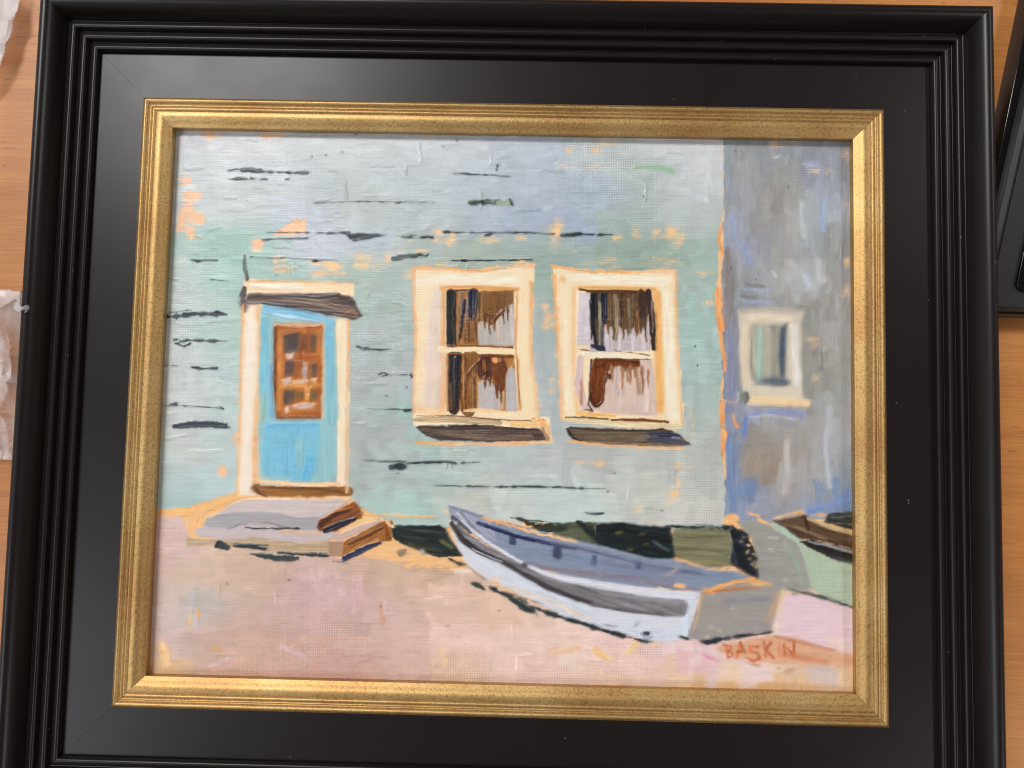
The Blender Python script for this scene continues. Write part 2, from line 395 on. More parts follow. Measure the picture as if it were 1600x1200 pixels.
def stroke(pts, wd, col, j=.8, f=.6, tex=.22, dry=0, h=.07, setg=True, bl=22., bw=1.25, taper=.0, thick=.6, col2=None, wn=0):
    seed[0] += 1; s = seed[0]
    p = np.array(pts, np.float32); n = len(p)
    wd = np.array(wd if hasattr(wd, '__len__') else [wd] * n, np.float32)
    if len(wd) != n: wd = np.interp(np.linspace(0, 1, n), np.linspace(0, 1, len(wd)), wd)
    if taper: wd = wd.copy(); wd[0] *= 1 - taper; wd[-1] *= 1 - taper
    pad = wd.max() / 2 + j * 2 + 3
    S = sl(p[:, 0].min() - pad, p[:, 0].max() + pad, p[:, 1].min() - pad, p[:, 1].max() + pad)
    x = X[S]; y = Y[S]
    if x.size == 0: return
    xr, yr = x, y
    if j:
        x = x + (fbm(x, y, 6., s) - .5) * 2.6 * j; y = y + (fbm(yr, xr, 6., s + 50) - .5) * 2.6 * j
    best = np.full(x.shape, 1e9, np.float32); U = np.zeros_like(x); V = np.zeros_like(x); W = np.ones_like(x); L = 0
    for i in range(n - 1):
        ax_, ay_ = p[i]; bx_, by_ = p[i + 1]; ex, ey = bx_ - ax_, by_ - ay_; l = math.hypot(ex, ey) + 1e-6
        t = np.clip(((x - ax_) * ex + (y - ay_) * ey) / (l * l), 0, 1)
        d = np.hypot(x - ax_ - t * ex, y - ay_ - t * ey); ww = wd[i] + (wd[i + 1] - wd[i]) * t
        k = d - ww / 2; q = k < best
        best = np.where(q, k, best); U = np.where(q, L + t * l, U); V = np.where(q, ((x - ax_) * ey - (y - ay_) * ex) / l, V); W = np.where(q, ww, W); L += l
    if wn: best = best + W * .5 * wn * (1 - 1.6 * vn(U / 7, U * 0 + 3.3, s + 77))
    best = best - np.minimum(1.0, W * .16) * (1.6 * (WEAVE[S] - .5) + .8 * (GRAIN[S] - .5))
    m = sst(-f, f, -best)
    b = .7 * vn(U / bl, V / bw, s + 3) + .3 * vn(U / (bl * .4), V / (bw * .6), s + 5)
    if dry:
        k = .5 * vn(U / 12, V / 1.6, s + 9) + .35 * WEAVE[S] + .15 * vn(xr / 10, yr / 8, s + 2)
        m = m * sst(dry - .07, dry + .07, k + .22 * sst(0, .5, -best / (W + 1)))
    c = col
    if col2 is not None:
        g = sst(.3, .7, .5 * U / L + .5 * vn(U / 20, V / 2, s + 13))[..., None]
        c = c01(col)[None, None] * (1 - g) + c01(col2)[None, None] * g
    lay(S, m, c, b, tex, h, setg, thick)
    H[S] += m * np.exp(-(best + 1) ** 2 / 2.0) * h * .5
def blob(cx, cy, rx, ry, col, j=3.2, dry=0, ang=0, **k):
    n = 14
    stp = [(cx + rx * math.cos(2 * math.pi * i / n), cy + ry * math.sin(2 * math.pi * i / n)) for i in range(n)]
    poly(stp, col, j=j, dry=dry, ang=ang, **k)
def line(pts, wd, col=(48, 56, 60), **k):
    k.setdefault('j', .9); k.setdefault('dry', .34); k.setdefault('tex', .35); k.setdefault('h', .07); k.setdefault('f', .5); k.setdefault('wn', .75)
    stroke(pts, wd, col, **k)

def field(cp, x, y, pw=2.6, soft=14.):
    acc = np.zeros(x.shape + (3,), np.float32); ws = np.zeros(x.shape, np.float32)
    for (cx, cy, r, g, b) in cp:
        w_ = 1 / ((x - cx) ** 2 + ((y - cy) * 1.25) ** 2 + soft * soft) ** pw * 1e8
        acc += w_[..., None] * c01((r, g, b)); ws += w_
    return acc / ws[..., None]
def dabs(cp, S, vert=False, sd=0, cell=(46, 15), q=.8, jit=.035):
    """colour field broken into overlapping brush dabs"""
    x = X[S]; y = Y[S]
    x1 = x + (fbm(x, y, 26, sd) - .5) * 26; y1 = y + (fbm(y, x, 26, sd + 5) - .5) * 22
    out = None
    for lay_ in range(2):
        cw, ch = cell if not vert else (cell[1], cell[0])
        xx = x1 + lay_ * cw * .5; yy = y1 + lay_ * ch * .47
        if not vert:
            r = np.floor(yy / ch); xo = xx + TAB[(r.astype(int) * 7 + sd) & 511, 3] * cw; c = np.floor(xo / cw)
            cxs = (c + .5) * cw - TAB[(r.astype(int) * 7 + sd) & 511, 3] * cw - lay_ * cw * .5; cys = (r + .5) * ch - lay_ * ch * .47
        else:
            c = np.floor(xx / cw); yo = yy + TAB[(c.astype(int) * 7 + sd) & 511, 3] * ch; r = np.floor(yo / ch)
            cys = (r + .5) * ch - TAB[(c.astype(int) * 7 + sd) & 511, 3] * ch - lay_ * ch * .47; cxs = (c + .5) * cw - lay_ * cw * .5
        jx = TAB[(r.astype(int) + 13 * lay_) & 511, (c.astype(int) * 3 + sd) & 511]; jv = TAB[(c.astype(int) * 5 + 77) & 511, (r.astype(int) + sd) & 511]
        F = field(cp, x * (1 - q) + cxs * q + (jx - .5) * 22, y * (1 - q) + cys * q + (jv - .5) * 14) * (1 + jit * 2 * (jv - .5))[..., None]
        if out is None: out = F
        else:
            mk = sst(.40, .60, fbm(x, y, 34, sd + 20, 3, 1.8 if not vert else .6))[..., None]
            out = out * (1 - mk) + F * mk
    return out

# bare toned ground of the canvas
COL[:] = c01((246, 192, 138)) * (1 + .10 * (fbm(X, Y, 40, 1)[..., None] - .5) + .05 * (GRAIN[..., None] - .5))
ALL = (slice(0, NY), slice(0, NX))

# --- grey mint clapboard wall
wallp = [(300,225,200,200,208),(400,228,205,205,210),(550,240,192,198,202),(700,240,190,197,205),(850,230,180,192,207),(950,240,188,196,197),(1030,230,206,206,212),(1100,240,207,208,212),
(300,265,190,198,202),(390,265,198,202,208),(450,270,190,198,204),(520,290,178,188,192),(600,280,182,192,197),(750,290,180,191,202),(850,300,172,184,204),(930,310,170,184,205),(1000,290,178,192,190),(1020,268,186,196,192),(1080,290,200,204,208),(1100,340,188,198,196),
(300,330,196,205,206),(345,325,195,202,206),(385,310,188,198,196),(470,330,185,190,206),(560,320,178,188,182),(650,330,178,188,194),(700,350,176,186,192),(760,350,168,180,204),(830,345,166,178,204),(900,350,162,176,205),(960,350,160,182,174),(1010,330,174,187,182),(1060,330,185,194,192),(1110,380,162,190,176),
(290,375,165,202,192),(330,380,145,198,184),(370,390,150,198,184),(410,380,158,200,188),(480,388,192,197,214),(520,375,190,196,212),(590,385,180,190,204),(650,390,166,185,176),(700,385,168,183,174),(760,390,156,178,166),(870,385,152,178,166),(970,385,150,175,160),(1010,400,150,176,160),(1050,400,155,182,166),(1100,420,160,190,176),
(290,425,186,202,196),(340,430,165,206,194),(370,460,160,200,188),(450,420,155,195,180),(560,430,160,184,166),(600,460,168,184,176),(630,440,165,188,180),(740,410,162,182,162),(845,420,148,178,165),(848,450,152,182,170),(1090,460,165,196,182),(1075,440,170,192,180),
(285,475,192,204,200),(345,505,172,206,194),(365,520,165,202,188),(285,560,201,206,203),(350,560,180,205,200),(300,620,201,206,203),(360,640,184,206,200),(290,700,200,203,198),(350,700,186,205,203),(300,765,165,200,196),(270,740,186,206,206),(340,750,178,204,204),
(575,480,165,190,178),(600,520,172,184,184),(635,500,168,188,182),(580,600,172,182,182),(620,600,176,184,187),(570,680,170,179,175),(620,690,176,182,180),(560,740,172,182,174),(600,740,176,186,182),(640,640,160,195,186),
(845,490,166,184,182),(850,560,172,185,186),(862,640,176,186,190),(850,680,180,190,190),(868,600,174,186,190),
(1080,500,160,196,185),(1105,540,165,198,190),(1100,570,168,200,194),(1095,625,176,190,186),(1110,620,162,188,178),(1110,690,186,190,180),(1100,750,192,196,186),(1115,450,160,190,175),(1080,600,170,195,188),
(600,720,178,190,186),(700,700,186,196,190),(670,690,162,200,188),(700,745,180,200,192),(800,710,186,196,196),(870,715,190,192,190),(930,710,188,188,184),(1000,710,190,190,183),(1080,720,190,193,183),
(600,780,168,205,194),(660,790,163,205,192),(690,780,190,202,190),(740,775,200,200,188),(800,790,196,206,198),(860,775,192,206,200),(900,795,194,210,202),(960,780,200,206,196),(1000,780,202,202,190),(1050,790,204,202,192),(1100,795,206,202,192),(1110,770,203,200,190)]
def chroma(F, k, tint=(1, 1, 1)):
    g = F.mean(-1, keepdims=True); return np.clip((g + (F - g) * k) * np.array(tint, np.float32), 0, .99)
wallS = sl(225, 1142, 195, 832)
wf = dabs(wallp, wallS, False, 3)
wfv = dabs(wallp, wallS, True, 9, (40, 16))
def fieldpoly(pts, F, S0, j=3., f=.9, tex=.06, ang=0, dry=0, h=.035, thick=.35):
    """polygon filled with a precomputed dab field"""
    seed[0] += 1; s = seed[0]
    p = np.array(pts, np.float32); x = X[S0]; y = Y[S0]; xr, yr = x, y
    x = x + (fbm(x, y, 11, s) - .5) * 2.6 * j; y = y + (fbm(yr, xr, 11, s + 50) - .5) * 2.6 * j
    d = np.full(x.shape, 1e9, np.float32); ins = np.zeros(x.shape, bool); n = len(p)
    for i in range(n):
        ax_, ay_ = p[i]; bx_, by_ = p[(i + 1) % n]; ex, ey = bx_ - ax_, by_ - ay_; L2 = ex * ex + ey * ey + 1e-9
        t = np.clip(((x - ax_) * ex + (y - ay_) * ey) / L2, 0, 1)
        d = np.minimum(d, (x - ax_ - t * ex) ** 2 + (y - ay_ - t * ey) ** 2)
        if abs(ey) > 1e-9: ins ^= ((ay_ > y) != (by_ > y)) & (x < (y - ay_) * ex / ey + ax_)
    sd = np.where(ins, np.sqrt(d), -np.sqrt(d)) + 2.6 * (WEAVE[S0] - .5) + 1.2 * (GRAIN[S0] - .5); m = sst(-f, f, sd)
    a = math.radians(ang); u = xr * math.cos(a) + yr * math.sin(a); v = -xr * math.sin(a) + yr * math.cos(a)
    b = .6 * vn(u / 30, v / 1.8, s + 3) + .4 * vn(u / 13, v / 1.1, s + 5)
    if dry:
        k = .45 * vn(u / 9, v / 3, s + 9) + .35 * WEAVE[S0] + .2 * vn(xr / 14, yr / 10, s + 2)
        m = m * sst(dry - .06, dry + .06, k + .45 * sst(0, 10, sd))
    # gentle relief of brush ridges, patchy
    pt = fbm(xr, yr, 45, s + 31)
    lay(S0, m, F, b, tex * (.5 + pt), h, True, thick)
    H[S0] += m * .05 * sst(.5, .8, fbm(u, v, 22, s + 41, 4, 2.2))
vm_ = sst(.42, .58, fbm(X[wallS], Y[wallS], 60, 55) + .25 * sst(1000, 1100, X[wallS]) + .2 * sst(560, 640, X[wallS]) * sst(420, 460, Y[wallS]) - .12)[..., None]
WF = chroma(wf * (1 - vm_) + wfv * vm_, .63, (.99, 1.0, 1.0))
fieldpoly([(200,190),(1131,190),(1130,300),(1124,380),(1121,440),(1119,470),(1122,500),(1125,540),(1129,590),(1124,640),(1128,700),(1134,760),(1136,826),(1060,830),(980,824),(900,824),(800,816),(705,808),(700,824),(640,826),(600,818),(566,796),(548,775),(392,772),(372,774),(340,782),(300,792),(260,795),(200,793)],
          WF, wallS, j=2.4, dry=.20, h=.045)

# --- grey lilac neighbouring wall
annp = [(1145,235,148,160,172),(1200,240,146,157,172),(1280,250,140,150,174),(1320,260,138,146,160),(1180,300,150,155,160),(1150,300,146,156,172),(1230,290,158,158,158),(1290,280,138,153,190),(1150,350,152,164,192),(1165,380,150,160,196),(1200,350,155,155,155),(1225,310,155,152,148),(1250,340,176,180,180),(1275,330,165,178,196),(1290,350,145,165,200),(1310,370,150,155,160),(1145,440,134,130,130),(1175,420,160,165,180),(1215,420,162,160,156),(1260,430,178,184,200),(1300,420,150,156,160),(1160,455,150,160,178),(1142,500,138,142,165),(1142,560,136,142,168),(1142,610,126,136,175),(1270,500,150,150,145),(1290,500,160,158,155),(1310,560,162,160,156),(1270,560,152,150,140),(1275,600,155,155,148),(1320,520,165,165,165),
(1145,660,130,142,185),(1180,643,145,155,195),(1230,645,148,156,190),(1200,665,150,150,150),(1190,655,160,165,160),(1250,665,165,160,160),(1295,660,170,176,182),(1325,640,160,165,165),(1145,720,100,135,200),(1150,700,120,140,190),(1180,690,160,145,132),(1200,725,168,146,125),(1185,740,165,140,112),(1240,700,168,158,150),(1225,750,176,172,172),(1215,715,158,142,130),(1290,720,165,168,176),(1320,740,142,160,182),(1265,740,175,170,170),(1148,765,100,135,200),(1158,770,110,140,200),(1185,790,138,150,188),(1240,775,158,152,148),(1210,785,150,150,170),(1325,775,98,140,210),(1300,790,112,146,208),(1270,798,135,155,205),(1330,790,100,142,212),(1150,795,120,148,200)]
annS = sl(1105, 1350, 195, 832)
AF = chroma(dabs(annp, annS, True, 21, (44, 13), jit=.045), .52, (1.0, .99, .97))
fieldpoly([(1130,190),(1360,190),(1360,812),(1300,810),(1260,810),(1240,810),(1210,818),(1150,820),(1133,812),(1133,720),(1131,640),(1128,560),(1127,480),(1128,420),(1130,330),(1130,260)],
          AF, annS, j=2.4, dry=.26, ang=90, h=.055, tex=.10)

# --- pink sand
sandp = [(250,830,222,188,182),(270,860,217,182,175),(300,900,214,184,164),(350,890,213,180,158),(260,950,206,180,172),(300,960,196,178,174),(310,940,190,178,172),(330,1000,203,166,152),(280,1000,205,176,170),(400,900,206,172,152),(430,950,206,172,162),(470,930,206,168,166),(520,905,214,180,172),(560,885,205,170,150),(550,925,208,172,172),(620,900,212,178,156),(600,970,216,180,172),(560,980,205,168,158),(660,880,205,168,145),(700,930,226,190,172),(720,1000,234,197,187),(800,1000,236,201,190),(780,950,232,192,170),(900,1010,240,206,192),(960,1015,238,200,195),(1000,1030,238,196,188),(1060,1005,236,200,200),(1080,1030,232,186,190),(1100,1050,236,206,206),(450,1030,211,166,152),(400,1000,208,168,152),(260,1050,222,182,140),(350,1045,212,170,150),(540,1045,206,162,150),(640,1045,216,176,166),(700,1050,222,184,160),(850,1055,233,196,186),(960,1060,234,196,174),(1060,1060,236,198,170),(1100,1078,234,186,136),(1150,1055,238,204,180),(1200,1078,232,184,130),(1250,1050,228,192,166),(1290,1055,208,186,182),(1320,1060,236,196,156),(1180,1045,238,208,206),(1150,1078,234,186,130),(1250,1078,228,184,136)]
sandS = sl(215, 1350, 780, 1100)
SF = dabs(sandp, sandS, False, 33, (60, 20), jit=.03)
SFv = dabs(sandp, sandS, True, 39, (40, 22), jit=.03)
vm2 = sst(.44, .6, fbm(X[sandS], Y[sandS], 70, 57))[..., None]
fieldpoly([(200,798),(270,799),(288,812),(294,830),(298,846),(340,850),(400,856),(470,862),(520,868),(545,876),(570,868),(605,858),(650,868),(700,880),(726,880),(745,895),(800,925),(860,952),(930,974),(1010,996),(1060,994),(1090,996),(1200,982),(1218,925),(1262,915),(1360,950),(1360,1100),(200,1100)],
          chroma(SF * (1 - vm2) + SFv * vm2, .90, (1.005, 1.005, .995)), sandS, j=3.0, dry=.20, h=.045, tex=.05)
group(None)
# ochre fringe near the sand and behind things
OC = (244, 184, 122)
stroke([(250,802),(300,799),(340,788),(372,778)], [8,16,20,16], OC, j=3, dry=.36, h=.03)
stroke([(312,802),(306,822)], 20, (243,184,130), j=3, dry=.36, h=.03)
poly([(560,868),(604,850),(640,862),(690,874),(726,878),(730,892),(700,893),(640,886),(590,874)], (243,190,134), j=3, dry=.47, wv=.45, h=.02)
stroke([(735,893),(712,892)], 7, (240,215,200), dry=.3)
stroke([(560,803),(620,806),(680,808)], [3,5,3], OC, j=1.5, dry=.42)
blob(1143,815,13,11,(248,188,128),j=3)
stroke([(1170,802),(1185,806)], 5, (245,180,130), dry=.3)
stroke([(1186,812),(1202,824)], [6,10], (246,188,130))
stroke([(1210,810),(1250,800),(1290,806)], [2,6,5], (246,190,128), dry=.3)
# bare patches in the wall
PT = (250, 196, 146)
for a in ((289,282,8,7),(300,305,13,7),(296,327,9,9),(307,341,13,8),(283,343,5,12),(298,364,5,9),(283,352,6,10),(402,383,8,7),(437,405,8,5),(495,411,10,5),(520,415,16,9),(570,405,14,5),(578,415,22,8),(555,398,10,4),(655,395,8,4),(625,388,5,5),(607,402,6,8),(586,400,8,4),(640,430,10,7),(683,368,8,13),(700,378,12,5),(706,372,5,6),(640,376,3,4),(664,391,5,3),(765,375,14,5),(815,373,7,5),(868,362,11,12),(866,375,9,6),(870,352,8,9),(868,388,8,6),(893,391,6,3),(950,408,12,5),(920,412,10,4),(1048,362,12,13),(1060,375,8,10),(1025,366,8,9),(994,361,6,8),(965,372,5,5),(1035,405,22,3),(1032,412,32,3),(1030,420,22,3),(1040,396,6,3),(960,420,12,4),(812,408,12,7),(690,414,10,4),(822,420,8,6),(855,500,7,20),(850,480,5,8),(1103,426,12,2),(1108,474,8,3),(863,600,4,14),(868,560,3,8),(838,640,7,18),
          (348,735,6,9),(370,685,6,8),(372,715,4,5),(1055,772,9,9),(1047,785,7,6),(1060,755,5,12),(1060,728,5,6),(938,724,12,3),(905,722,8,3),(1020,817,8,4),(700,800,6,5),(995,795,4,5),(1082,655,3,20),(440,420,12,6),(502,428,14,7),(530,425,10,6),(890,235,6,5),(930,236,9,6),(880,262,10,3),(925,262,10,3),(330,213,14,4),(425,212,16,4),(665,214,10,3),(950,222,14,4),(1215,225,14,3),(1240,224,5,3),(1270,265,9,5),(1297,270,6,3),(1322,245,6,6),(1322,455,6,8),(1324,330,5,9),(1322,410,4,6),(1272,530,5,11),(1262,528,6,4),(1273,592,5,5)):
    cx, cy, rx, ry = a
    big = rx * ry > 90
    blob(cx, cy, rx * 1.2 + 1, ry * 1.2 + 1, (250,192,150) if cx < 500 else (249,198,146), j=min(3.2, max(1.4, ry * .45)), dry=.44 if cx < 440 else .60, wv=.25 if cx < 440 else .55, h=.0, setg=False, thick=.1, tex=.08, js=6)
poly([(428,365),(446,354),(462,341),(470,346),(478,340),(478,367),(430,368)], (250,190,148), j=2, dry=.2, h=0)
# corner of the wall, orange ground left bare
for pts, w_ in ((((1126,352),(1123,380),(1129,398)),5),(((1122,455),(1124,490),(1127,515)),11),(((1125,520),(1130,548),(1133,578)),6),(((1127,625),(1128,668)),7),(((1130,676),(1131,690)),10),(((1128,695),(1128,710)),6),(((1142,640),(1148,660),(1152,668)),4)):
    stroke(pts, w_, (242,172,116), col2=(234,156,96), j=2.0, dry=.34, h=.03, setg=False)
stroke([(1136,392),(1140,440),(1139,490)], [12,17,12], (140,134,132), j=2.2, dry=.33, f=2)
stroke([(1140,520),(1141,640)], [10,14], (138,142,166), dry=.25, j=1.5)
stroke([(1136,230),(1134,275),(1139,300)], 7, (148,158,170), dry=.3, j=2)
# livelier accents of the grey wall
for pts, w_, c in ((((1139,690),(1142,760),(1146,795)),11,(122,142,178)),(((1153,768),(1176,765)),12,(116,140,178)),(((1330,776),(1290,792),(1262,800)),12,(124,146,192)),(((1170,650),(1200,643),(1255,648)),7,(140,150,196)),(((1165,655),(1163,680)),6,(112,140,200)),
                   (((1170,652),(1200,648),(1246,656)),3,(205,200,205)),(((1230,690),(1228,770)),9,(188,182,180)),(((1296,640),(1290,700),(1296,760)),8,(182,186,194)),(((1250,480),(1280,478)),10,(152,150,145)),(((1165,445),(1195,447)),5,(132,130,128)),(((1158,462),(1185,465)),5,(128,126,122)),(((1160,452),(1200,455)),5,(160,170,192)),(((1162,471),(1210,474)),5,(158,168,194)),
                   (((1208,248),(1218,244)),3,(205,210,215)),(((1255,257),(1275,260)),5,(170,178,205)),(((1285,310),(1286,360)),9,(156,172,202)),(((1252,320),(1256,370)),8,(184,190,190)),(((1206,425),(1212,434)),4,(195,198,196)),(((1258,430),(1266,446)),9,(186,194,212)),(((1145,340),(1150,380)),9,(154,163,188)),(((1162,385),(1170,410)),14,(154,162,188))):
    stroke(pts, w_, c, j=1.8, dry=.34, h=.06, f=1.4)
# white weave dots: dry-brushed paint plus specular glints painted into the colour
def scumble_glints(cx, cy, rx, ry, col, amt=.5, th=.80):
    S = sl(cx - rx, cx + rx, cy - ry, cy + ry); x = X[S]; y = Y[S]
    if x.size == 0: return
    r = np.sqrt(((x - cx) / rx) ** 2 + ((y - cy) / ry) ** 2)
    e = (1 - sst(.35, 1.0, r + .5 * (fbm(x, y, 18, cx) - .5)))
    k = .62 * WEAVE[S] + .38 * GRAIN[S]
    m = sst(th - .12, th + .03, k) * e * min(1, amt * 1.35)
    COL[S] = COL[S] * (1 - m[..., None]) + c01(col) * m[..., None]
    H[S] += m * .05
for a in ((480,235,150,60,(235,236,236),.55),(640,260,130,90,(228,232,228),.55),(580,330,140,60,(222,228,222),.5),(420,310,110,60,(225,228,226),.4),(760,250,90,50,(225,228,232),.4),(540,420,80,40,(220,225,214),.5),(650,460,70,60,(222,226,220),.45),
          (900,290,110,60,(222,226,230),.35),(950,350,60,30,(220,228,222),.5),(700,400,100,30,(222,214,196),.4),(850,440,40,60,(226,220,196),.4),(860,600,26,80,(226,220,200),.35),(560,560,40,100,(214,218,212),.4),(620,610,40,60,(214,218,212),.4),
          (1160,310,30,50,(200,206,214),.5),(1190,330,30,40,(210,208,200),.5),(1240,300,40,60,(206,204,198),.45),(1300,320,30,90,(206,204,198),.4),(1280,440,50,60,(214,202,180),.55),(1230,450,60,40,(214,208,196),.5),(1300,560,40,80,(196,194,190),.4),
          (1180,710,36,50,(220,205,190),.65),(1225,710,24,70,(232,220,200),.7),(1270,690,40,70,(214,206,200),.5),(1155,740,18,60,(225,205,190),.65),(1280,770,50,40,(216,206,200),.5),(1200,785,60,20,(210,200,200),.45),(1310,700,24,80,(212,206,200),.4),
          (960,730,110,40,(224,220,214),.35),(1090,720,40,70,(224,220,210),.3),(800,780,120,30,(226,230,224),.3),(300,960,90,60,(236,220,214),.4),(380,870,120,40,(232,206,180),.35),(900,1040,140,30,(246,222,200),.35),(660,1045,80,20,(238,200,170),.4),(340,450,60,80,(205,220,212),.3),
          (690,600,30,100,(252,232,206),.4),(850,760,120,30,(224,230,226),.3)):
    scumble_glints(*a)
# sand marks
for pts, w_, c in ((((330,1042),(352,1032),(368,1022)),6,(212,178,180)),(((302,972),(306,956)),14,(236,176,104)),(((255,1010),(262,1036)),14,(242,196,140)),(((300,925),(306,975)),10,(198,190,192)),(((330,1012),(345,1015)),4,(226,168,96)),(((596,945),(598,975)),7,(214,160,130)),(((600,940),(602,955)),5,(226,200,198)),(((690,1010),(696,1040)),8,(240,200,160)),
                   (((860,1020),(905,1012)),7,(240,192,156)),(((930,1015),(950,1030)),12,(246,202,150)),(((980,1020),(1000,1000)),9,(246,206,160)),(((470,900),(520,905),(540,925)),14,(213,180,176)),(((560,905),(560,955)),16,(212,177,174)),(((440,1010),(480,1030)),8,(214,180,178)),(((1085,1010),(1110,1030),(1125,1036)),6,(232,196,204)),(((1100,1022),(1120,1032)),5,(216,140,160))):
    stroke(pts, w_, c, j=2.4, dry=.32, h=.06, f=1.8)
for x_, y_ in ((596,948),(622,740),(410,920),(452,906),(355,912),(432,430),(1232,293),(1181,437),(1149,237),(1006,307),(1090,571),(1142,420),(1086,541),(556,210),(535,238),(714,220),(693,229),(509,242),(488,245),(636,605),(604,618),(1250,947),(1310,953),(1216,1044),(1310,1041),(960,740),(950,768),(1034,797),(455,528),(430,580),(520,586),(780,954),(700,978)):
    blob(x_, y_, 1.6, 1.4, (90, 88, 90), j=.5, h=.05, setg=False)
# short faint ridges all over
R_ = random.Random(5)
for i in range(200):
    x_ = R_.uniform(255, 1320); y_ = R_.uniform(215, 1065)
    S = sl(x_, x_ + 1, y_, y_ + 1); bc = COL[S].reshape(-1, 3).mean(0) * 255
    k = R_.choice((.95, .97, 1.03, 1.045)); ln = R_.uniform(8, 34); vert = (x_ > 1130 and y_ < 800) or R_.random() < .12
    p2 = (x_ + R_.uniform(-3, 3), y_ + ln) if vert else (x_ + ln, y_ + R_.uniform(-4, 4))
    stroke([(x_, y_), p2], R_.uniform(1.5, 5), tuple(np.clip(bc * k, 0, 252)), j=1.6, f=1.2, dry=.38, h=.08, setg=False)

# --- dark clapboard lines
DK = (46, 56, 60)
L_ = [(((355,266),(380,264),(408,264)),[1.5,4,3]),(((378,267),(427,269),(481,270)),[5,4,4]),(((357,280),(372,279),(387,280)),[3,4,4]),(((393,279),(400,279)),3),(((406,280),(417,280)),3),(((446,280),(452,280)),3),
(((492,317),(560,315),(679,316)),[1,1.8,1]),(((618,317),(626,317)),3),(((708,271),(718,271),(800,276)),[3,3,1.2]),(((417,363),(510,364),(545,364)),[1.5,3,4]),(((693,363),(702,363)),4),(((700,363),(760,364),(810,363),(866,366)),[2,2,2.6,3]),(((757,368),(768,366)),3),
(((628,370),(650,371),(676,371)),[2,3,4]),(((640,367),(675,371)),1.5),(((877,368),(905,366),(930,367)),[5,5,3]),(((933,367),(957,367)),3.5),(((410,375),(440,373),(481,372)),[2,3,3]),(((701,407),(760,407),(832,406)),[1.2,2.4,2]),(((722,407),(728,407)),4),
(((299,405),(310,408),(340,406)),[2,4,2.5]),(((391,401),(460,404),(530,407)),[2,1.2,1]),(((487,408),(502,408)),4),(((262,437),(279,437)),1.6),(((330,437),(359,439)),1.6),
(((262,495),(290,492),(310,489)),[6,7,5]),(((314,491),(340,490),(355,491)),[6,8,5]),(((262,489),(300,484)),1),(((272,531),(320,532),(355,533)),[3,5,2]),(((274,536),(292,533)),2),(((276,537),(288,541),(297,537)),[2,4,4]),
(((258,571),(280,571)),1.6),(((298,573),(312,576),(339,575)),[3,5,5]),(((257,634),(300,634),(350,638)),[1.5,2,1.5]),(((268,631),(276,631)),4),(((344,634),(350,640)),2),
(((556,541),(570,545),(592,546),(612,545)),[2,6,4,1]),(((592,584),(600,582),(606,586),(596,587)),1.8),(((604,585),(640,586)),1.4),(((642,583),(643,589)),[3,5]),(((574,639),(610,639),(636,640)),[1,2,2]),(((632,641),(646,641)),5),
(((569,719),(600,721),(632,721)),[1,2,2]),(((636,724),(670,722),(709,721)),[3,5,2]),(((692,721),(712,724)),[2,5]),(((720,724),(726,722)),2.5),(((724,723),(750,722)),1),(((675,759),(700,759),(735,760)),[1,1.6,3]),(((735,760),(810,760),(870,761),(911,763)),[3.4,3.4,3,3]),(((911,763),(950,764)),1),
(((908,800),(925,803),(943,802)),[1,3,4]),(((770,760),(776,266)),0)]
for pts, w_ in L_[:-1]: line(pts, w_, DK, setg=False)
for q in ((777,259),(776,265)): blob(q[0], q[1], 1.8, 2.6, DK, j=.6, setg=False)
poly([(541,367),(560,364),(604,367),(582,372),(556,377),(547,374)], (52,58,66), j=1.4, dry=.34, h=.08, setg=False)
stroke([(733,317),(760,316),(779,316)], [7,9,9], (60,68,58), j=1.6, dry=.44, bw=1, setg=False)
stroke([(779,317),(798,316)], [8,7], (150,165,140), j=1, setg=False); stroke([(796,312),(801,320)], 3, (60,66,58), setg=False)
stroke([(616,404),(630,401),(667,398)], [8,7,7], (66,76,74), j=1.8, dry=.46, bw=1, setg=False)
stroke([(274,666),(300,663),(332,663),(352,665),(360,667)], [8,10,11,9,2], (48,60,68), j=1.3, dry=.30, h=.1, setg=False)
blob(625,729,11,6,(46,56,58),j=1.4,h=.12,setg=False); blob(612,730,5,5,(60,68,72),j=1,h=.12,setg=False); stroke([(607,720),(634,721)],2,DK,setg=False)
stroke([(700,722),(698,733)],1.5,(120,132,128),setg=False); stroke([(706,724),(707,732)],1.5,(120,132,128),setg=False)
stroke([(993,260),(1030,262),(1050,267)], [5,9,10], (158,190,160), j=1.5, dry=.25, f=1.5, setg=False)

# --- door
CR = (252, 224, 192)
group('painted_door')
poly([(380,476),(408,470),(412,500),(405,560),(402,660),(400,776),(371,776),(374,700),(377,640),(376,560),(379,520)], (250,222,196), j=2.0, ang=90, dry=.12, h=.02, thick=.25)
stroke([(392,500),(388,600),(384,765)], [10,13,14], (252,229,212), j=1.5, f=3, h=.03, tex=.06)
stroke([(400,620),(399,700),(400,752)], [3,6,8], (240,170,110), j=1.2, f=2, h=.0, dry=.2)
stroke([(405,478),(402,500)], 6, (240,192,140), j=1.5, f=2, dry=.2)
poly([(524,498),(545,494),(543,560),(546,620),(542,700),(541,768),(527,768),(524,700),(527,640),(524,580)], (246,222,188), j=1.8, ang=90, dry=.10, h=.02, thick=.25)
stroke([(535,640),(535,755)], [10,11], (252,222,194), f=2)
poly([(382,436),(552,442),(553,464),(540,470),(388,462),(381,450)], (251,216,176), j=1.8, dry=.08, h=.02, thick=.25)
stroke([(392,446),(470,449)], [6,8], (252,232,214), f=2.5, h=.05)
poly([(409,478),(425,478),(470,485),(524,498),(525,560),(528,640),(526,742),(518,752),(450,753),(420,750),(406,736),(402,690),(404,600),(404,540)], (150,194,200), j=1.6, ang=90, dry=.10, h=.06)
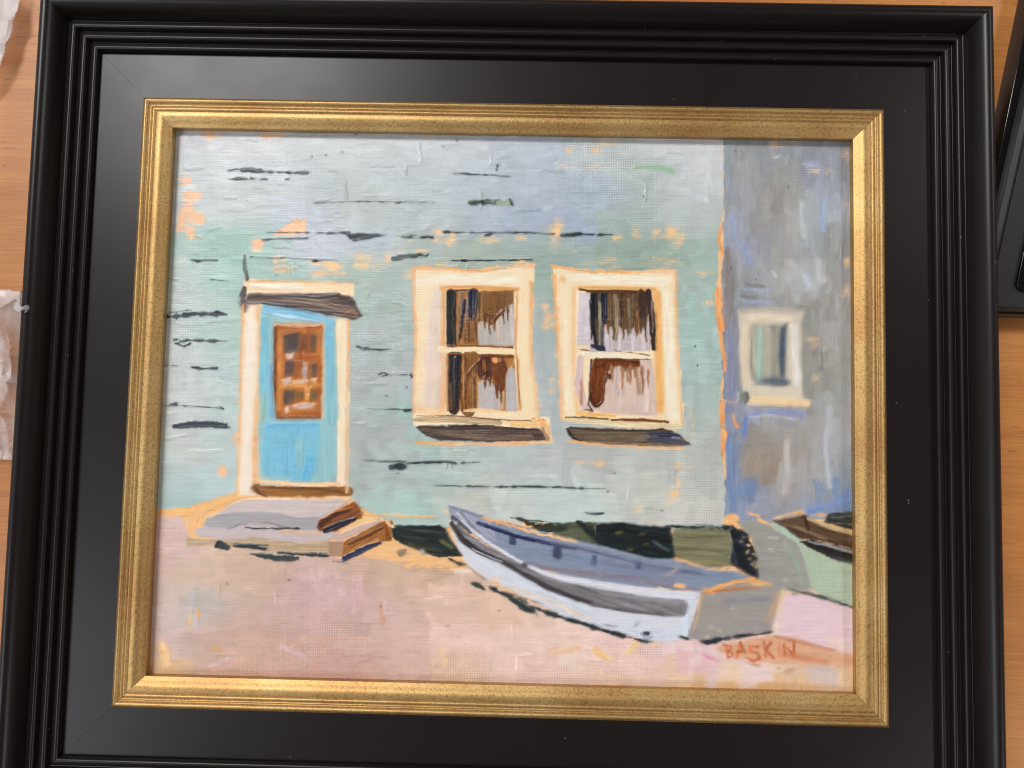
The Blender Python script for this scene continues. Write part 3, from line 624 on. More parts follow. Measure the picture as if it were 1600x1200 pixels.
stroke([(416,484),(470,492),(520,504)], [14,18,10], (132,192,220), h=.1, f=1.5)
stroke([(428,492),(450,496),(480,500)], [3,4,2], (196,226,238), dry=.35, h=.1)
stroke([(413,500),(411,600),(408,640)], [12,14,8], (126,190,212), f=2, dry=.15)
stroke([(514,515),(517,620),(517,660)], [12,14,12], (120,186,214), f=2, dry=.15, col2=(140,188,196))
stroke([(424,570),(424,650)], [4,5], (112,172,212), f=1.5, dry=.2)
poly([(412,664),(440,660),(500,664),(498,690),(492,740),(485,750),(455,752),(450,744),(412,744),(410,700)], (126,190,214), j=2.2, f=2.4, ang=90, tex=.12, dry=.12, h=.07)
stroke([(452,690),(450,740)], [10,12], (122,186,212), f=3); stroke([(485,720),(478,748)], [14,12], (112,184,220), f=2)
stroke([(470,690),(468,725)], 12, (140,190,198), f=3, dry=.2)
stroke([(417,664),(495,662)], [6,5], (100,180,220), dry=.25, f=1.5)
stroke([(405,752),(470,757),(530,757)], [6,6,8], (250,205,160), j=1.5, dry=.2, h=.02)
stroke([(411,640),(409,655),(411,620)], 6, (160,190,170), dry=.4, f=2)
# glazed panel
poly([(428,508),(450,504),(506,506),(505,580),(503,655),(470,652),(432,654),(427,600),(428,550)], (186,106,42), j=1.0, tex=.5, ang=90, dry=.05, h=.05)
for pts, w_, c in ((((430,512),(430,600),(433,650)),4,(98,44,16)),(((432,510),(470,514),(504,509)),4,(128,58,20)),(((503,515),(500,600),(501,650)),4,(140,64,20)),(((434,652),(500,652)),4,(130,58,20)),(((438,520),(436,640)),7,(206,134,62)),(((441,516),(500,517)),5,(200,124,52)),
                   (((436,556),(500,557)),5,(176,92,34)),(((440,604),(500,602)),6,(220,146,66)),(((482,518),(483,600)),6,(168,90,34)),(((470,520),(470,560)),4,(126,66,28)),(((440,645),(500,643)),5,(192,112,44)),(((472,565),(474,598)),5,(150,80,36)),(((448,506),(505,507)),3,(230,170,110))):
    stroke(pts, w_, c, j=1, tex=.5, dry=.22, h=.05)
for pl, c in (([(443,523),(466,519),(467,545),(461,552),(444,551)],(78,62,62)),([(470,522),(480,522),(480,546),(470,548)],(122,72,38)),([(486,520),(495,524),(493,549),(485,549)],(84,74,66)),([(446,563),(461,563),(459,588),(444,588)],(92,70,68)),([(487,566),(495,567),(494,590),(487,590)],(84,70,66)),
              ([(443,610),(461,608),(460,630),(444,632)],(92,72,66)),([(463,611),(474,611),(474,624),(464,626)],(120,92,60)),([(485,608),(496,608),(495,626),(484,628)],(110,88,66)),([(462,566),(470,566),(469,586),(462,588)],(150,86,42))):
    poly(pl, c, j=1.2, tex=.45, ang=90, bl=10, h=.06)
for pl, c in (([(447,553),(462,552),(457,562),(450,563)],(208,184,172)),([(474,566),(483,567),(482,592),(475,595),(472,580)],(184,160,148)),([(441,594),(456,590),(458,596),(448,603),(442,600)],(212,184,178)),([(460,595),(484,593),(486,598),(470,601),(458,600)],(226,190,160)),([(487,593),(496,593),(496,598),(488,598)],(232,196,160)),
              ([(456,634),(478,629),(496,633),(490,638),(470,640),(457,637)],(216,192,188)),([(446,637),(453,636),(452,645),(446,646)],(236,214,206)),([(476,607),(487,606),(484,626),(478,628)],(224,158,88))):
    poly(pl, c, j=1.2, tex=.2, h=.14)
# lintel shadow and threshold
poly([(389,459),(430,459),(500,463),(530,459),(548,463),(556,476),(566,495),(553,499),(546,498),(505,490),(470,484),(440,480),(412,475),(390,476),(384,470)], (92,74,68), j=1.2, tex=.55, ang=5, bl=60, bw=1.5, h=.14)
stroke([(392,461),(450,461),(530,460)], [4,5,5], (62,46,50), dry=.25, bw=1); stroke([(412,474),(470,482),(520,492)], [3,3,3], (40,32,36), dry=.2)
stroke([(440,466),(500,474),(548,486)], [5,9,10], (122,100,86), tex=.6, dry=.25, bw=1.1); stroke([(530,466),(552,474)], [6,8], (70,54,54), dry=.2)
stroke([(540,490),(552,484),(558,496)], 2, (170,110,70), dry=.3)
stroke([(384,400),(383,420),(386,435)], [3,6,6], (76,84,76), j=2, dry=.38)
stroke([(382,452),(379,470),(382,484)], [9,14,8], (80,66,66), j=2, dry=.34, col2=(98,84,84))
stroke([(399,762),(410,766),(470,769),(520,768),(545,767)], [14,16,18,17,14], (140,94,48), tex=.6, bl=60, bw=1.5, h=.12)
stroke([(399,760),(404,770),(420,777)], [5,4,2], (82,52,30)); stroke([(420,762),(480,762),(530,768),(545,772)], [2,2,3,2], (98,56,24), dry=.3)

# --- steps
group('painted_steps')
poly([(372,784),(530,780),(512,800),(500,828),(530,834),(514,846),(400,848),(310,838),(322,822),(330,808)], (190,176,176), j=1.0)
poly([(366,784),(385,779),(529,777),(548,780),(526,796),(498,809),(470,810),(455,807),(410,799),(342,804),(350,796)], (206,191,188), j=1.4, tex=.10, h=.07)
stroke([(390,780),(450,781),(520,779)], [2,3,2], (216,208,214))
poly([(342,803),(370,800),(410,799),(466,808),(498,808),(497,827),(468,828),(421,817),(387,816),(356,826),(318,823),(324,809)], (170,165,168), j=1.2, tex=.12, h=.08)
poly([(303,828),(320,822),(356,826),(387,819),(421,825),(468,829),(508,829),(530,832),(514,842),(477,849),(432,844),(399,839),(347,844),(308,836)], (200,184,184), j=1.2, tex=.1, h=.07)
stroke([(440,830),(500,834)], 5, (222,184,156), f=1.5)
poly([(291,840),(347,844),(399,839),(432,844),(477,849),(514,846),(516,868),(470,866),(421,860),(338,852),(293,853)], (186,160,130), j=1.6, tex=.3, dry=.22, h=.04, thick=.1)
scumble_glints(440,855,80,12,(226,196,150),.6)
poly([(512,846),(537,845),(537,870),(514,868)], (174,138,114), j=1.2)
line([(356,826),(364,824),(372,820),(387,818)], 2, (110,118,140)); line([(384,824),(390,825),(440,826),(467,825)], [5,3,3,4], (46,46,46)); line([(410,815),(440,822),(466,827)], 1.2, (90,90,96))
stroke([(338,853),(344,850),(355,855)], [6,12,9], (44,52,56), j=1, h=.13); stroke([(366,852),(390,853),(414,857)], [4,7,6], (48,56,58), j=1.2, dry=.2, h=.13)
stroke([(366,849),(420,852)], 1.4, (50,54,56), dry=.35)
stroke([(391,864),(410,868),(436,872),(464,872)], [2,8,10,7], (58,66,66), j=1.6, dry=.2, h=.13, tex=.5); stroke([(436,863),(470,866),(500,866),(512,868)], [4,4,8,4], (58,62,58), j=1.5, dry=.25, h=.12)
poly([(499,812),(527,797),(540,790),(554,783),(563,792),(568,798),(564,810),(545,816),(524,830),(500,830),(495,822)], (128,76,42), j=1.4, tex=.55, ang=-30, h=.1)
stroke([(500,820),(520,806),(545,796)], [8,8,6], (84,50,34), tex=.6, dry=.2); stroke([(508,829),(530,820),(555,811)], [8,11,6], (50,44,54), tex=.5, h=.12)
stroke([(525,798),(552,792)], 4, (190,116,56), dry=.35)
poly([(520,842),(535,832),(565,820),(600,810),(598,818),(560,832),(530,846)], (204,176,164), j=1.2)
poly([(536,848),(560,834),(595,816),(612,812),(616,826),(612,846),(585,844),(560,856),(535,868)], (156,102,56), j=1.5, tex=.6, ang=-28, h=.08)
stroke([(545,850),(575,836),(600,824)], [4,5,4], (104,58,28), tex=.5, dry=.25); stroke([(560,858),(590,845)], 6, (206,140,78), dry=.3)
stroke([(600,812),(606,840)], [3,8], (140,78,32), dry=.25)
stroke([(538,873),(556,864),(575,855),(594,848)], [8,10,8,5], (58,60,86), j=1.2, tex=.5, h=.12)
stroke([(520,876),(545,880)], 2, (120,100,90), dry=.45)

# --- dark planting behind the boat
group('painted_shrubbery')
poly([(612,824),(618,819),(650,821),(688,820),(697,826),(703,840),(716,858),(724,868),(704,870),(686,871),(661,862),(634,853),(616,842)], (44,52,50), j=1.8, tex=.8, ang=8, h=.16)
stroke([(640,828),(690,832)], [4,5], (70,82,76), tex=.8, dry=.4); stroke([(640,850),(690,862)], 5, (72,72,50), tex=.8, dry=.4); stroke([(690,845),(706,855)], 6, (104,104,76), dry=.4)
blob(660,861,4,5,(176,168,160),j=1.5,h=.1); blob(628,862,7,6,(150,128,104),j=2.5,dry=.4)
line([(700,872),(715,880),(726,882)], [3,6,8], (52,48,42), dry=.42)
line([(799,809),(830,813),(880,818),(930,817)], [4,3,3,6], (52,60,56), dry=.3)
stroke([(816,812),(835,822),(868,824)], [5,12,12], (62,60,46), j=2.4, dry=.42, h=.12)
poly([(868,820),(895,817),(935,817),(960,816),(934,858),(900,852),(880,846),(862,838)], (92,96,76), j=1.6, tex=.6, dry=.16, h=.07, thick=.2)
stroke([(848,828),(880,824)], [10,12], (54,62,58), dry=.3, tex=.5)
poly([(930,819),(974,815),(1000,820),(1048,824),(1054,850),(1056,878),(1020,875),(992,873),(958,864),(930,856)], (38,46,48), j=1.8, tex=.9, ang=10, h=.16)
for p_ in ((968,832),(1003,832),(1010,850),(985,858)): blob(p_[0], p_[1], 6, 3, (100,96,62), j=2.5, dry=.5)
stroke([(1020,845),(1044,860)], 5, (84,94,98), dry=.5)
stroke([(905,818),(925,832),(940,850)], [10,14,10], (46,54,50), dry=.42, j=3, tex=.6); stroke([(880,842),(930,852)], [5,6], (50,56,50), dry=.42, j=2)
poly([(1052,826),(1090,824),(1140,828),(1143,850),(1145,884),(1105,888),(1071,880),(1054,868),(1050,848)], (128,126,98), j=1.6, tex=.5, bl=40, ang=3, dry=.08, h=.06, thick=.2)
stroke([(1060,840),(1130,838)], 2, (88,88,66), dry=.4); stroke([(1058,856),(1130,862)], 2, (92,90,68), dry=.4); stroke([(1070,878),(1130,880)], 5, (150,138,98), dry=.3)
poly([(1138,823),(1152,826),(1166,834),(1174,848),(1181,866),(1183,890),(1186,906),(1172,900),(1150,886),(1140,880),(1144,850)], (38,42,50), j=2.0, tex=.9, ang=60, h=.2)
line([(1040,822),(1090,824),(1140,824)], [3,4,7], (46,54,56), dry=.2); line([(1087,819),(1108,822),(1136,829)], 1.6, (60,66,62)); line([(1090,828),(1130,820)], 3, (120,126,118), dry=.4)
stroke([(1143,821),(1150,830),(1164,836)], [4,6,8], (40,46,50), h=.2)
for i in range(16):
    blob(1160 + i * 1.6 + R_.uniform(-6, 5), 842 + i * 3 + R_.uniform(-6, 6), 2.2, 1.6, (224,196,146), j=1.2, dry=.3)
stroke([(1142,846),(1146,866),(1150,880)], 2, (86,98,110), dry=.35); stroke([(1150,842),(1160,852)], 2, (96,104,116), dry=.35)
stroke([(1188,900),(1196,910)], [8,6], (224,146,92), dry=.2)

# --- grey paving behind the boats
group(None)
poly([(1150,815),(1182,813),(1204,822),(1230,838),(1256,850),(1266,880),(1274,920),(1240,924),(1205,920),(1184,906),(1182,870),(1174,842)], (158,156,150), j=1.6, tex=.10, h=.07)
# --- boat at the right edge
group('painted_green_boat')
poly([(1204,819),(1226,818),(1250,842),(1290,862),(1340,882),(1340,950),(1294,936),(1266,917),(1258,880),(1246,850)], (178,192,168), j=1.2, tex=.06, h=.06)
stroke([(1208,820),(1228,832),(1248,844)], [6,9,6], (172,196,180), f=1.5)
poly([(1208,814),(1247,806),(1256,803),(1280,818),(1310,828),(1340,838),(1340,860),(1294,847),(1247,841),(1229,826)], (88,68,54), j=1.2, tex=.8, ang=18, bl=40, h=.13)
stroke([(1212,815),(1240,822),(1290,842)], [2,5,5], (128,106,84), tex=.6, dry=.3); stroke([(1256,806),(1262,826)], [4,6], (66,50,46))
stroke([(1262,810),(1296,824),(1340,836)], [4,6,5], (196,172,126), dry=.15)
poly([(1287,815),(1294,802),(1340,798),(1340,830),(1310,822)], (58,60,56), j=1.2, tex=.8, ang=12, h=.12)
stroke([(1298,808),(1335,806)], 2, (112,120,112), dry=.35); stroke([(1296,816),(1335,820)], 2, (110,110,96), dry=.35)
poly([(1247,846),(1268,843),(1300,850),(1340,862),(1340,882),(1304,874),(1272,860)], (54,50,50), j=1.2, tex=.8, ang=18, bl=40, h=.13)
stroke([(1262,846),(1290,851),(1335,864)], [2,5,4], (150,150,150), dry=.3)
line([(1232,919),(1250,925),(1266,928),(1300,938),(1340,953)], [2,4,8,6,5], (62,72,66), dry=.22, h=.12)
line([(1238,929),(1246,928)], 2, (80,80,84))
# grey paving beside it
group(None)
stroke([(1228,850),(1245,880),(1254,910)], [10,12,8], (158,166,156), dry=.3, f=2)
for p_ in ((1203,840),(1212,841),(1203,857),(1208,863),(1238,893),(1228,905)): blob(p_[0], p_[1], 3.5, 1.3, (206,202,196), j=1)
group('painted_rowing_boat')
# interior
poly([(700,789),(722,798),(753,808),(785,818),(841,832),(897,846),(930,856),(992,870),(1051,873),(1082,883),(1145,889),(1172,902),(1190,908),(1150,914),(1097,922),(1050,922),(992,916),(925,907),(880,899),(852,893),(821,881),(785,863),(756,848),(730,826),(704,805)], (136,147,167), j=1.2, tex=.16, ang=12, h=.07)
poly([(704,795),(745,806),(770,818),(775,845),(760,850),(735,830),(706,808)], (164,166,184), j=1.2, tex=.3, ang=40)
stroke([(700,790),(722,797),(755,807)], [3,4,3], (128,132,158), h=.12)
stroke([(715,801),(745,830),(758,846)], 2.2, (214,214,224), h=.14); stroke([(720,800),(735,820),(750,832)], 4, (140,142,156), dry=.25)
stroke([(747,817),(777,827),(807,838),(864,850),(900,857)], [6,7,7,6,5], (64,72,104), tex=.5, dry=.1); stroke([(757,822),(800,836),(836,846)], 2.5, (34,40,66))
stroke([(860,848),(900,855),(936,864),(1015,884),(1060,892),(1110,896)], [4,4,4,5,7,5], (104,108,134), tex=.4, dry=.30); stroke([(780,815),(850,834),(940,856),(1010,874),(1060,880)], [4,6,7,7,6], (142,153,173), dry=.12, h=.09)
stroke([(860,862),(930,880),(1010,898)], [8,12,12], (128,140,166), f=2, dry=.12); stroke([(1100,893),(1150,900)], [10,10], (128,142,166), f=2); stroke([(940,876),(1000,888),(1060,894)], [6,8,8], (124,128,150), dry=.38)
scumble_glints(1000,886,90,12,(176,176,190),.55)
for pl, c in (([(796,838),(806,840),(805,852),(795,850)],(72,80,106)),([(865,851),(877,854),(877,870),(872,875),(863,869)],(68,76,98)),([(926,867),(932,867),(931,884),(925,884)],(78,86,116)),([(995,877),(1001,878),(1001,889),(994,888)],(80,88,116))):
    poly(pl, c, j=.8, tex=.4, ang=90)
stroke([(1062,884),(1048,896),(1040,900)], [3,5,4], (186,168,164), dry=.42, f=1.2)
stroke([(822,880),(870,891),(925,896),(985,902),(1045,914),(1060,918)], [4,8,9,8,7,4], (136,130,144), tex=.35, dry=.15)
stroke([(852,892),(870,895)], 2.5, (226,184,150), dry=.3); stroke([(1030,908),(1060,915),(1092,922)], [8,9,6], (140,138,156), dry=.1, f=1.5)
# hull
poly([(703,806),(712,818),(728,832),(756,851),(785,866),(821,884),(852,896),(880,903),(925,910),(992,919),(1051,923),(1095,924),(1086,960),(1075,998),(1040,1003),(1010,1001),(985,992),(950,982),(920,975),(880,962),(840,942),(800,922),(762,905),(740,889),(728,880),(717,858),(708,838)], (214,215,224), j=1.2, tex=.06, ang=18, h=.08)
stroke([(800,918),(840,930),(880,948),(920,968)], [3,6,7,4], (230,208,188), dry=.46, f=2); blob(776,906,8,5,(236,206,192),j=2.5,dry=.3); blob(1062,915,11,4,(246,188,132),j=1.5)
stroke([(1030,920),(1045,923)], 6, (240,204,174), dry=.3)
stroke([(740,870),(790,898),(850,925),(920,955)], [6,12,14,12], (212,216,226), f=3)
stroke([(940,975),(1000,990),(1060,988)], [6,12,10], (208,214,228), f=3); stroke([(1075,930),(1070,990)], [8,8], (214,224,240), f=2.5)
# dark strake
poly([(704,808),(716,820),(731,833),(762,853),(816,880),(852,899),(880,909),(920,916),(948,922),(1015,932),(1071,937),(1074,945),(1071,962),(1037,963),(970,955),(925,946),(900,938),(852,921),(807,895),(780,879),(752,868),(738,860),(722,849),(706,826)], (128,124,128), j=.9, tex=.6, ang=20, bl=70, bw=1.5, h=.1, thick=.3)
stroke([(706,818),(722,842),(745,860),(780,875),(812,893),(855,917),(900,935),(925,942)], [7,10,9,6,6,8,7,4], (66,62,66), tex=.5, dry=.12, bl=50)
stroke([(925,945),(970,953),(1035,960)], [4,5,3], (92,88,92), tex=.5, dry=.3); scumble_glints(1000,945,80,14,(196,192,194),.55)
stroke([(940,926),(1000,934),(1066,941)], [4,6,6], (150,148,152), dry=.25)
stroke([(706,806),(720,818),(735,832)], [5,6,4], (84,84,94), tex=.5); blob(712,817,2.4,3,(176,186,196),j=1)
# gunwale
stroke([(722,812),(742,832),(762,847),(790,864),(821,882),(852,896),(885,904),(930,911),(992,922),(1050,929),(1085,932)], [2,3,4,5,5,7,8,9,13,12,9], (220,220,230), tex=.06, h=.13)
stroke([(737,857),(760,868),(785,878)], 1.5, (222,222,230)); blob(819,882,5,4,(88,86,92),j=1.2)
# transom
poly([(1097,918),(1140,914),(1202,914),(1228,918),(1219,931),(1212,960),(1205,986),(1150,993),(1094,999),(1074,997),(1083,965),(1092,940)], (160,154,149), j=1.2, tex=.12, ang=-4, h=.07)
stroke([(1100,922),(1112,923),(1125,916),(1150,909),(1172,906),(1196,910),(1204,914)], [6,11,6,6,8,5,3], (238,172,110), j=1.8, dry=.30, h=.03)
stroke([(1100,926),(1150,919),(1190,918)], [4,4,3], (196,120,72), dry=.42); stroke([(1217,925),(1208,950),(1198,972)], [4,5,4], (208,158,118), dry=.3, f=1.2)
stroke([(1094,930),(1091,960),(1084,985)], [4,4,3], (214,176,140), dry=.3); stroke([(1224,922),(1216,950),(1207,986)], [5,5,4], (236,206,178), dry=.15)
stroke([(1132,940),(1200,935)], 7, (144,142,148), f=2); 
for p_ in ((1143,951),(1124,985),(1110,980),(1181,980),(1106,995)): blob(p_[0], p_[1], 2.5, 1.6, (226,206,186), j=1)
line([(1093,1001),(1105,1003),(1127,998),(1160,993),(1206,987)], [3,8,8,5,3], (44,50,58), dry=.05, h=.14)
stroke([(1062,994),(1074,998)], [3,5], (50,66,66))
# keel shadow
line([(728,882),(742,894),(760,908)], 1.2, (90,80,76)); line([(738,911),(748,914),(757,921)], [5,7,2], (56,66,62), dry=.2, h=.14); line([(766,917),(782,926),(798,932)], [5,8,6], (46,54,58), dry=.1, h=.15)
stroke([(797,933),(815,944),(832,954)], [8,16,10], (52,64,66), j=2.2, dry=.34, h=.16, tex=.5); line([(832,952),(840,962)], [5,3], (56,62,60), dry=.4)
line([(790,925),(830,938),(850,944)], 1.8, (70,70,64), dry=.4); line([(828,946),(855,957),(890,968),(920,976)], [3,7,7,5], (46,58,60), dry=.12, h=.14)
line([(880,965),(900,972),(934,980)], [5,5,4], (42,52,54), dry=.1, h=.14); line([(925,979),(950,986),(970,992),(1012,1003)], [8,6,7,2.5], (44,54,56), dry=.2, h=.14)
blob(1010,989,6,3.4,(46,50,54),j=1); stroke([(1002,990),(1010,998),(1020,994)], 2.5, (140,150,176)); stroke([(997,972),(992,978)], 3, (150,160,184), dry=.3); line([(942,976),(964,978)], 1.2, (110,110,110)); line([(1008,1000),(1020,1002)], 2.5)

# --- windows
def sash_window(outer, reveal, name):
    group(name)
    poly(outer, (251,221,184), j=1.9, tex=.05, dry=.10, h=.012, thick=.12)
W1 = [(648,420),(690,420),(736,424),(776,423),(800,417),(834,415),(836,436),(829,448),(828,500),(831,560),(836,620),(840,652),(858,653),(861,676),(800,670),(700,664),(646,666),(646,600),(649,540),(646,480),(650,446)]
sash_window(W1, None, 'painted_window')
stroke([(676,470),(672,540),(668,640)], [6,9,10], (226,206,200), f=4, h=.0); stroke([(684,455),(685,540),(684,640)], [14,16,18], (230,208,192), f=4, h=.0, dry=.1)
stroke([(692,550),(692,630),(690,642)], [3,8,8], (236,176,130), f=3, h=0); stroke([(690,450),(750,450),(808,453)], [7,8,7], (222,160,92), f=3, dry=.15, h=.0); stroke([(693,455),(692,540)], [5,6], (228,168,104), f=2.5, h=0)
stroke([(808,460),(806,540),(812,640)], [3,3,4], (226,160,98), f=1.5, dry=.3, h=0)
stroke([(655,440),(700,436),(810,438)], [12,14,12], (253,232,208), f=5, h=0); stroke([(655,640),(690,648)], 12, (251,208,160), f=4, h=0, dry=.15)
poly([(697,456),(803,453),(803,480),(802,542),(750,541),(698,543)], (160,108,58), j=1.2, tex=.3, ang=90, h=.02, thick=.1)
poly([(752,455),(802,455),(802,474),(796,484),(786,489),(776,497),(768,508),(752,498)], (122,80,40), j=1.6, tex=.5, ang=90, dry=.12, h=.04, thick=.1)
stroke([(756,492),(775,496),(790,484)], 6, (96,58,30), dry=.3, j=2)
poly([(725,500),(746,497),(747,540),(724,534)], (130,84,40), j=1.5, tex=.5, ang=90, thick=.1)
poly([(747,505),(756,502),(770,509),(781,497),(790,484),(801,474),(804,500),(803,541),(748,541)], (188,181,176), j=1.3, tex=.18, ang=90, h=.06)
stroke([(778,505),(780,530)], 4, (224,190,170), f=1.5); stroke([(800,482),(802,535)], 4, (202,188,184), f=1.5)
stroke([(705,459),(705,540)], [15,15], (40,38,42), tex=.6, h=.08, bw=1.6); stroke([(716,480),(716,535)], 3, (148,106,66), dry=.25); stroke([(721,458),(721,492)], 5, (124,98,72), tex=.5, dry=.2)
stroke([(739,459),(738,492)], [17,13], (34,34,54), tex=.5, h=.1); stroke([(726,470),(722,500),(718,528)], [5,5,4], (42,42,58), h=.1); stroke([(748,460),(749,500)], [5,3], (92,76,58), dry=.2); stroke([(731,465),(728,500)], 2, (116,116,134))
stroke([(700,454),(745,453)], 3, (70,52,48), dry=.3); stroke([(740,530),(725,528),(718,520)], 3, (128,74,34), dry=.2)
stroke([(699,541),(740,540),(800,543)], [3,3,3], (134,76,34), dry=.22)
poly([(697,553),(804,555),(806,642),(745,642),(698,643)], (176,120,64), j=1.2, tex=.25, ang=90, h=.02, thick=.1)
stroke([(711,556),(710,600),(709,640)], [21,20,16], (54,42,38), tex=.6, h=.09, bw=1.8); stroke([(713,560),(712,600),(712,634)], [7,6,3], (44,48,62), h=.1); stroke([(704,600),(706,640)], 3, (120,90,64), dry=.2)
stroke([(735,556),(736,590),(732,640)], [22,16,22], (130,86,42), tex=.55, dry=.1, thick=.1); stroke([(745,567),(733,580),(726,600)], 3, (104,62,34), dry=.1)
poly([(746,566),(752,557),(764,554),(772,566),(770,590),(762,595),(750,592),(743,582)], (78,48,34), j=1.2, tex=.6, ang=90, h=.08); stroke([(757,566),(758,578)], 5, (142,90,50), dry=.2)
stroke([(750,556),(800,557)], [5,4], (104,62,38), dry=.2)
poly([(770,566),(790,562),(790,596),(788,612),(780,612),(771,600)], (112,64,34), j=1.2, tex=.5, ang=90); stroke([(784,558),(791,580)], [4,5], (96,58,42)); blob(774,563,5,5,(240,170,112),j=1.2)
poly([(747,597),(762,594),(770,600),(777,610),(782,612),(781,640),(748,641)], (190,183,182), j=1.1, tex=.12, ang=90, h=.06); stroke([(784,614),(784,636)], 8, (196,164,138), tex=.3, dry=.15)
poly([(792,580),(799,572),(805,580),(808,642),(790,642),(790,600)], (186,180,180), j=1.1, tex=.12, ang=90, h=.06); stroke([(808,560),(810,600),(813,640)], 2, (150,100,60), dry=.3)
stroke([(688,547),(740,546),(803,549)], [8,7,6], (248,222,180), h=.06, tex=.06); stroke([(700,553),(740,553),(800,555)], 2, (150,90,44), dry=.3)
stroke([(725,642),(750,640),(790,645)], [3,7,5], (250,208,160), h=0)
stroke([(648,655),(700,655),(780,660)], [7,10,9], (196,172,134), tex=.4, dry=.24, thick=.1, bw=1.4); stroke([(650,650),(700,649),(800,657),(842,657)], [1,2,2,2], (128,84,44), dry=.34)
stroke([(800,662),(850,663)], [8,9], (248,196,136), f=2); stroke([(832,654),(850,656),(852,664)], 3, (228,150,80), dry=.2)
poly([(650,667),(660,664),(700,665),(740,663),(780,668),(842,669),(850,674),(862,688),(840,690),(770,691),(720,689),(690,688),(668,682),(656,674)], (84,70,66), j=1.3, tex=.6, bl=60, bw=1.5, h=.10)
stroke([(660,670),(700,678),(760,684),(830,684)], [4,8,9,8], (112,94,82), tex=.6, dry=.3, bw=1.2); stroke([(700,665),(760,665),(830,672)], 2.5, (52,40,40), dry=.25); stroke([(848,670),(856,686)], 7, (176,140,104), dry=.35)

for x_, y0_, y1_, w_ in ((757,496,514,3),(764,500,522,3),(772,500,516,4),(786,488,506,3),(793,480,500,3),(731,500,536,3),(741,498,528,3)): stroke([(x_,y0_),(x_+1,y1_)], [w_+1,w_*.5], (104,66,36), dry=.22, tex=.5, j=1.4)
for x_, y0_, y1_, w_ in ((757,590,606,4),(765,592,602,3),(776,604,622,4),(783,606,630,3),(727,560,640,3),(741,590,636,3),(720,600,642,3)): stroke([(x_,y0_),(x_+1,y1_)], [w_+1,w_*.5], (96,58,32), dry=.24, tex=.5, j=1.4)
W2 = [(862,414),(880,419),(900,424),(960,425),(1054,423),(1056,450),(1055,500),(1062,560),(1064,610),(1066,662),(1066,672),(1000,668),(900,662),(880,656),(876,640),(878,600),(874,540),(869,500),(866,460),(866,436)]
sash_window(W2, None, 'painted_window')
stroke([(884,432),(940,436),(1040,438)], [8,14,14], (253,232,208), f=5, h=0); stroke([(878,470),(884,560),(888,640)], [10,12,12], (252,226,196), f=4, h=0); stroke([(1040,460),(1046,560),(1050,650)], [14,16,16], (252,232,208), f=4, h=0)
blob(879,436,6,5,(238,180,122),j=2,f=3); stroke([(905,450),(960,450),(1024,453)], [6,6,7], (226,168,104), f=3, h=0, dry=.1); stroke([(1027,460),(1029,540),(1031,640)], [12,12,14], (240,178,108), f=3.5, h=0, dry=.08); stroke([(897,450),(896,560),(902,640)], [4,5,6], (240,192,136), f=3, h=0, dry=.15)
poly([(904,456),(922,458),(921,540),(901,540),(902,500)], (212,200,204), j=1.2, tex=.12, ang=90); stroke([(906,560),(904,600),(912,636)], [10,14,12], (216,190,186), f=1.5, tex=.15, dry=.1)
poly([(921,455),(1015,456),(1018,500),(1016,548),(921,550)], (196,182,182), j=1.1, tex=.15, ang=90, h=.05)
poly([(923,457),(1016,457),(1010,505),(998,520),(990,512),(975,516),(962,508),(945,512),(928,508)], (94,66,44), j=2, tex=.6, ang=90, h=.05, thick=.2)
for pts, w_, c in ((((928,462),(928,500),(932,536)),[11,12,8],(28,28,40)),(((943,462),(944,502)),[12,10],(34,38,58)),(((937,475),(937,530)),[4,6],(150,142,120)),(((941,510),(940,545)),[6,5],(92,88,84)),(((952,462),(953,505)),[7,6],(104,82,58)),(((962,458),(964,500),(960,528)),[5,7,9],(146,132,104)),(((970,460),(972,510)),[6,4],(74,56,44)),
                   (((982,468),(984,500),(984,520)),[5,5,4],(128,112,88)),(((990,460),(990,505)),[6,5],(96,72,50)),(((998,490),(997,518)),[8,8],(150,104,66)),(((1002,458),(1003,505)),[12,11],(72,54,46)),(((1012,458),(1018,490),(1021,544)),[12,11,7],(62,48,44)),(((1018,470),(1020,520)),[2,2],(140,122,112)),(((922,470),(924,530)),[2,2],(40,36,36))):
    stroke(pts, w_, c, j=1.1, tex=.5, h=.09, bw=1.2)
stroke([(906,452),(925,456),(960,456),(1003,456)], [3,5,7,4], (84,60,36), dry=.15, h=.08)
stroke([(924,540),(936,544),(945,545)], [4,10,8], (44,46,68), dry=.15); stroke([(905,545),(920,548)], 2, (100,80,60), dry=.4)
for x_ in (949, 968, 989, 1005): stroke([(x_,525),(x_,546)], 5, (214,202,208), f=1.2, dry=.2)
stroke([(946,508),(947,514)], 3, (240,170,150)); stroke([(1002,520),(1004,532)], 2.5, (246,206,180))
poly([(922,560),(1018,562),(1024,600),(1026,650),(950,646),(921,640)], (214,190,178), j=1.2, tex=.12, ang=90, h=.04)
stroke([(912,553),(950,555),(1016,559)], [6,7,5], (240,228,204), h=.06, tex=.1); stroke([(960,548),(1015,555)], 1.6, (90,74,50), dry=.35); stroke([(930,560),(1016,562)], 1.6, (100,66,36), dry=.35)
stroke([(924,562),(921,600),(919,632),(926,642)], [3,2,2,2], (52,44,48)); 
poly([(926,562),(950,561),(1000,563),(1001,572),(985,577),(962,574),(950,580),(946,600),(944,625),(938,635),(928,636),(921,624),(922,590)], (112,62,28), j=1.0, tex=.55, ang=90, h=.08)
stroke([(922,615),(925,632),(932,636),(941,628)], 3, (66,36,22)); stroke([(930,562),(970,563),(998,566)], 2.5, (84,46,24)); stroke([(930,575),(945,570)], 3, (70,38,24)); stroke([(976,578),(992,574)], 3, (104,58,30), dry=.2)
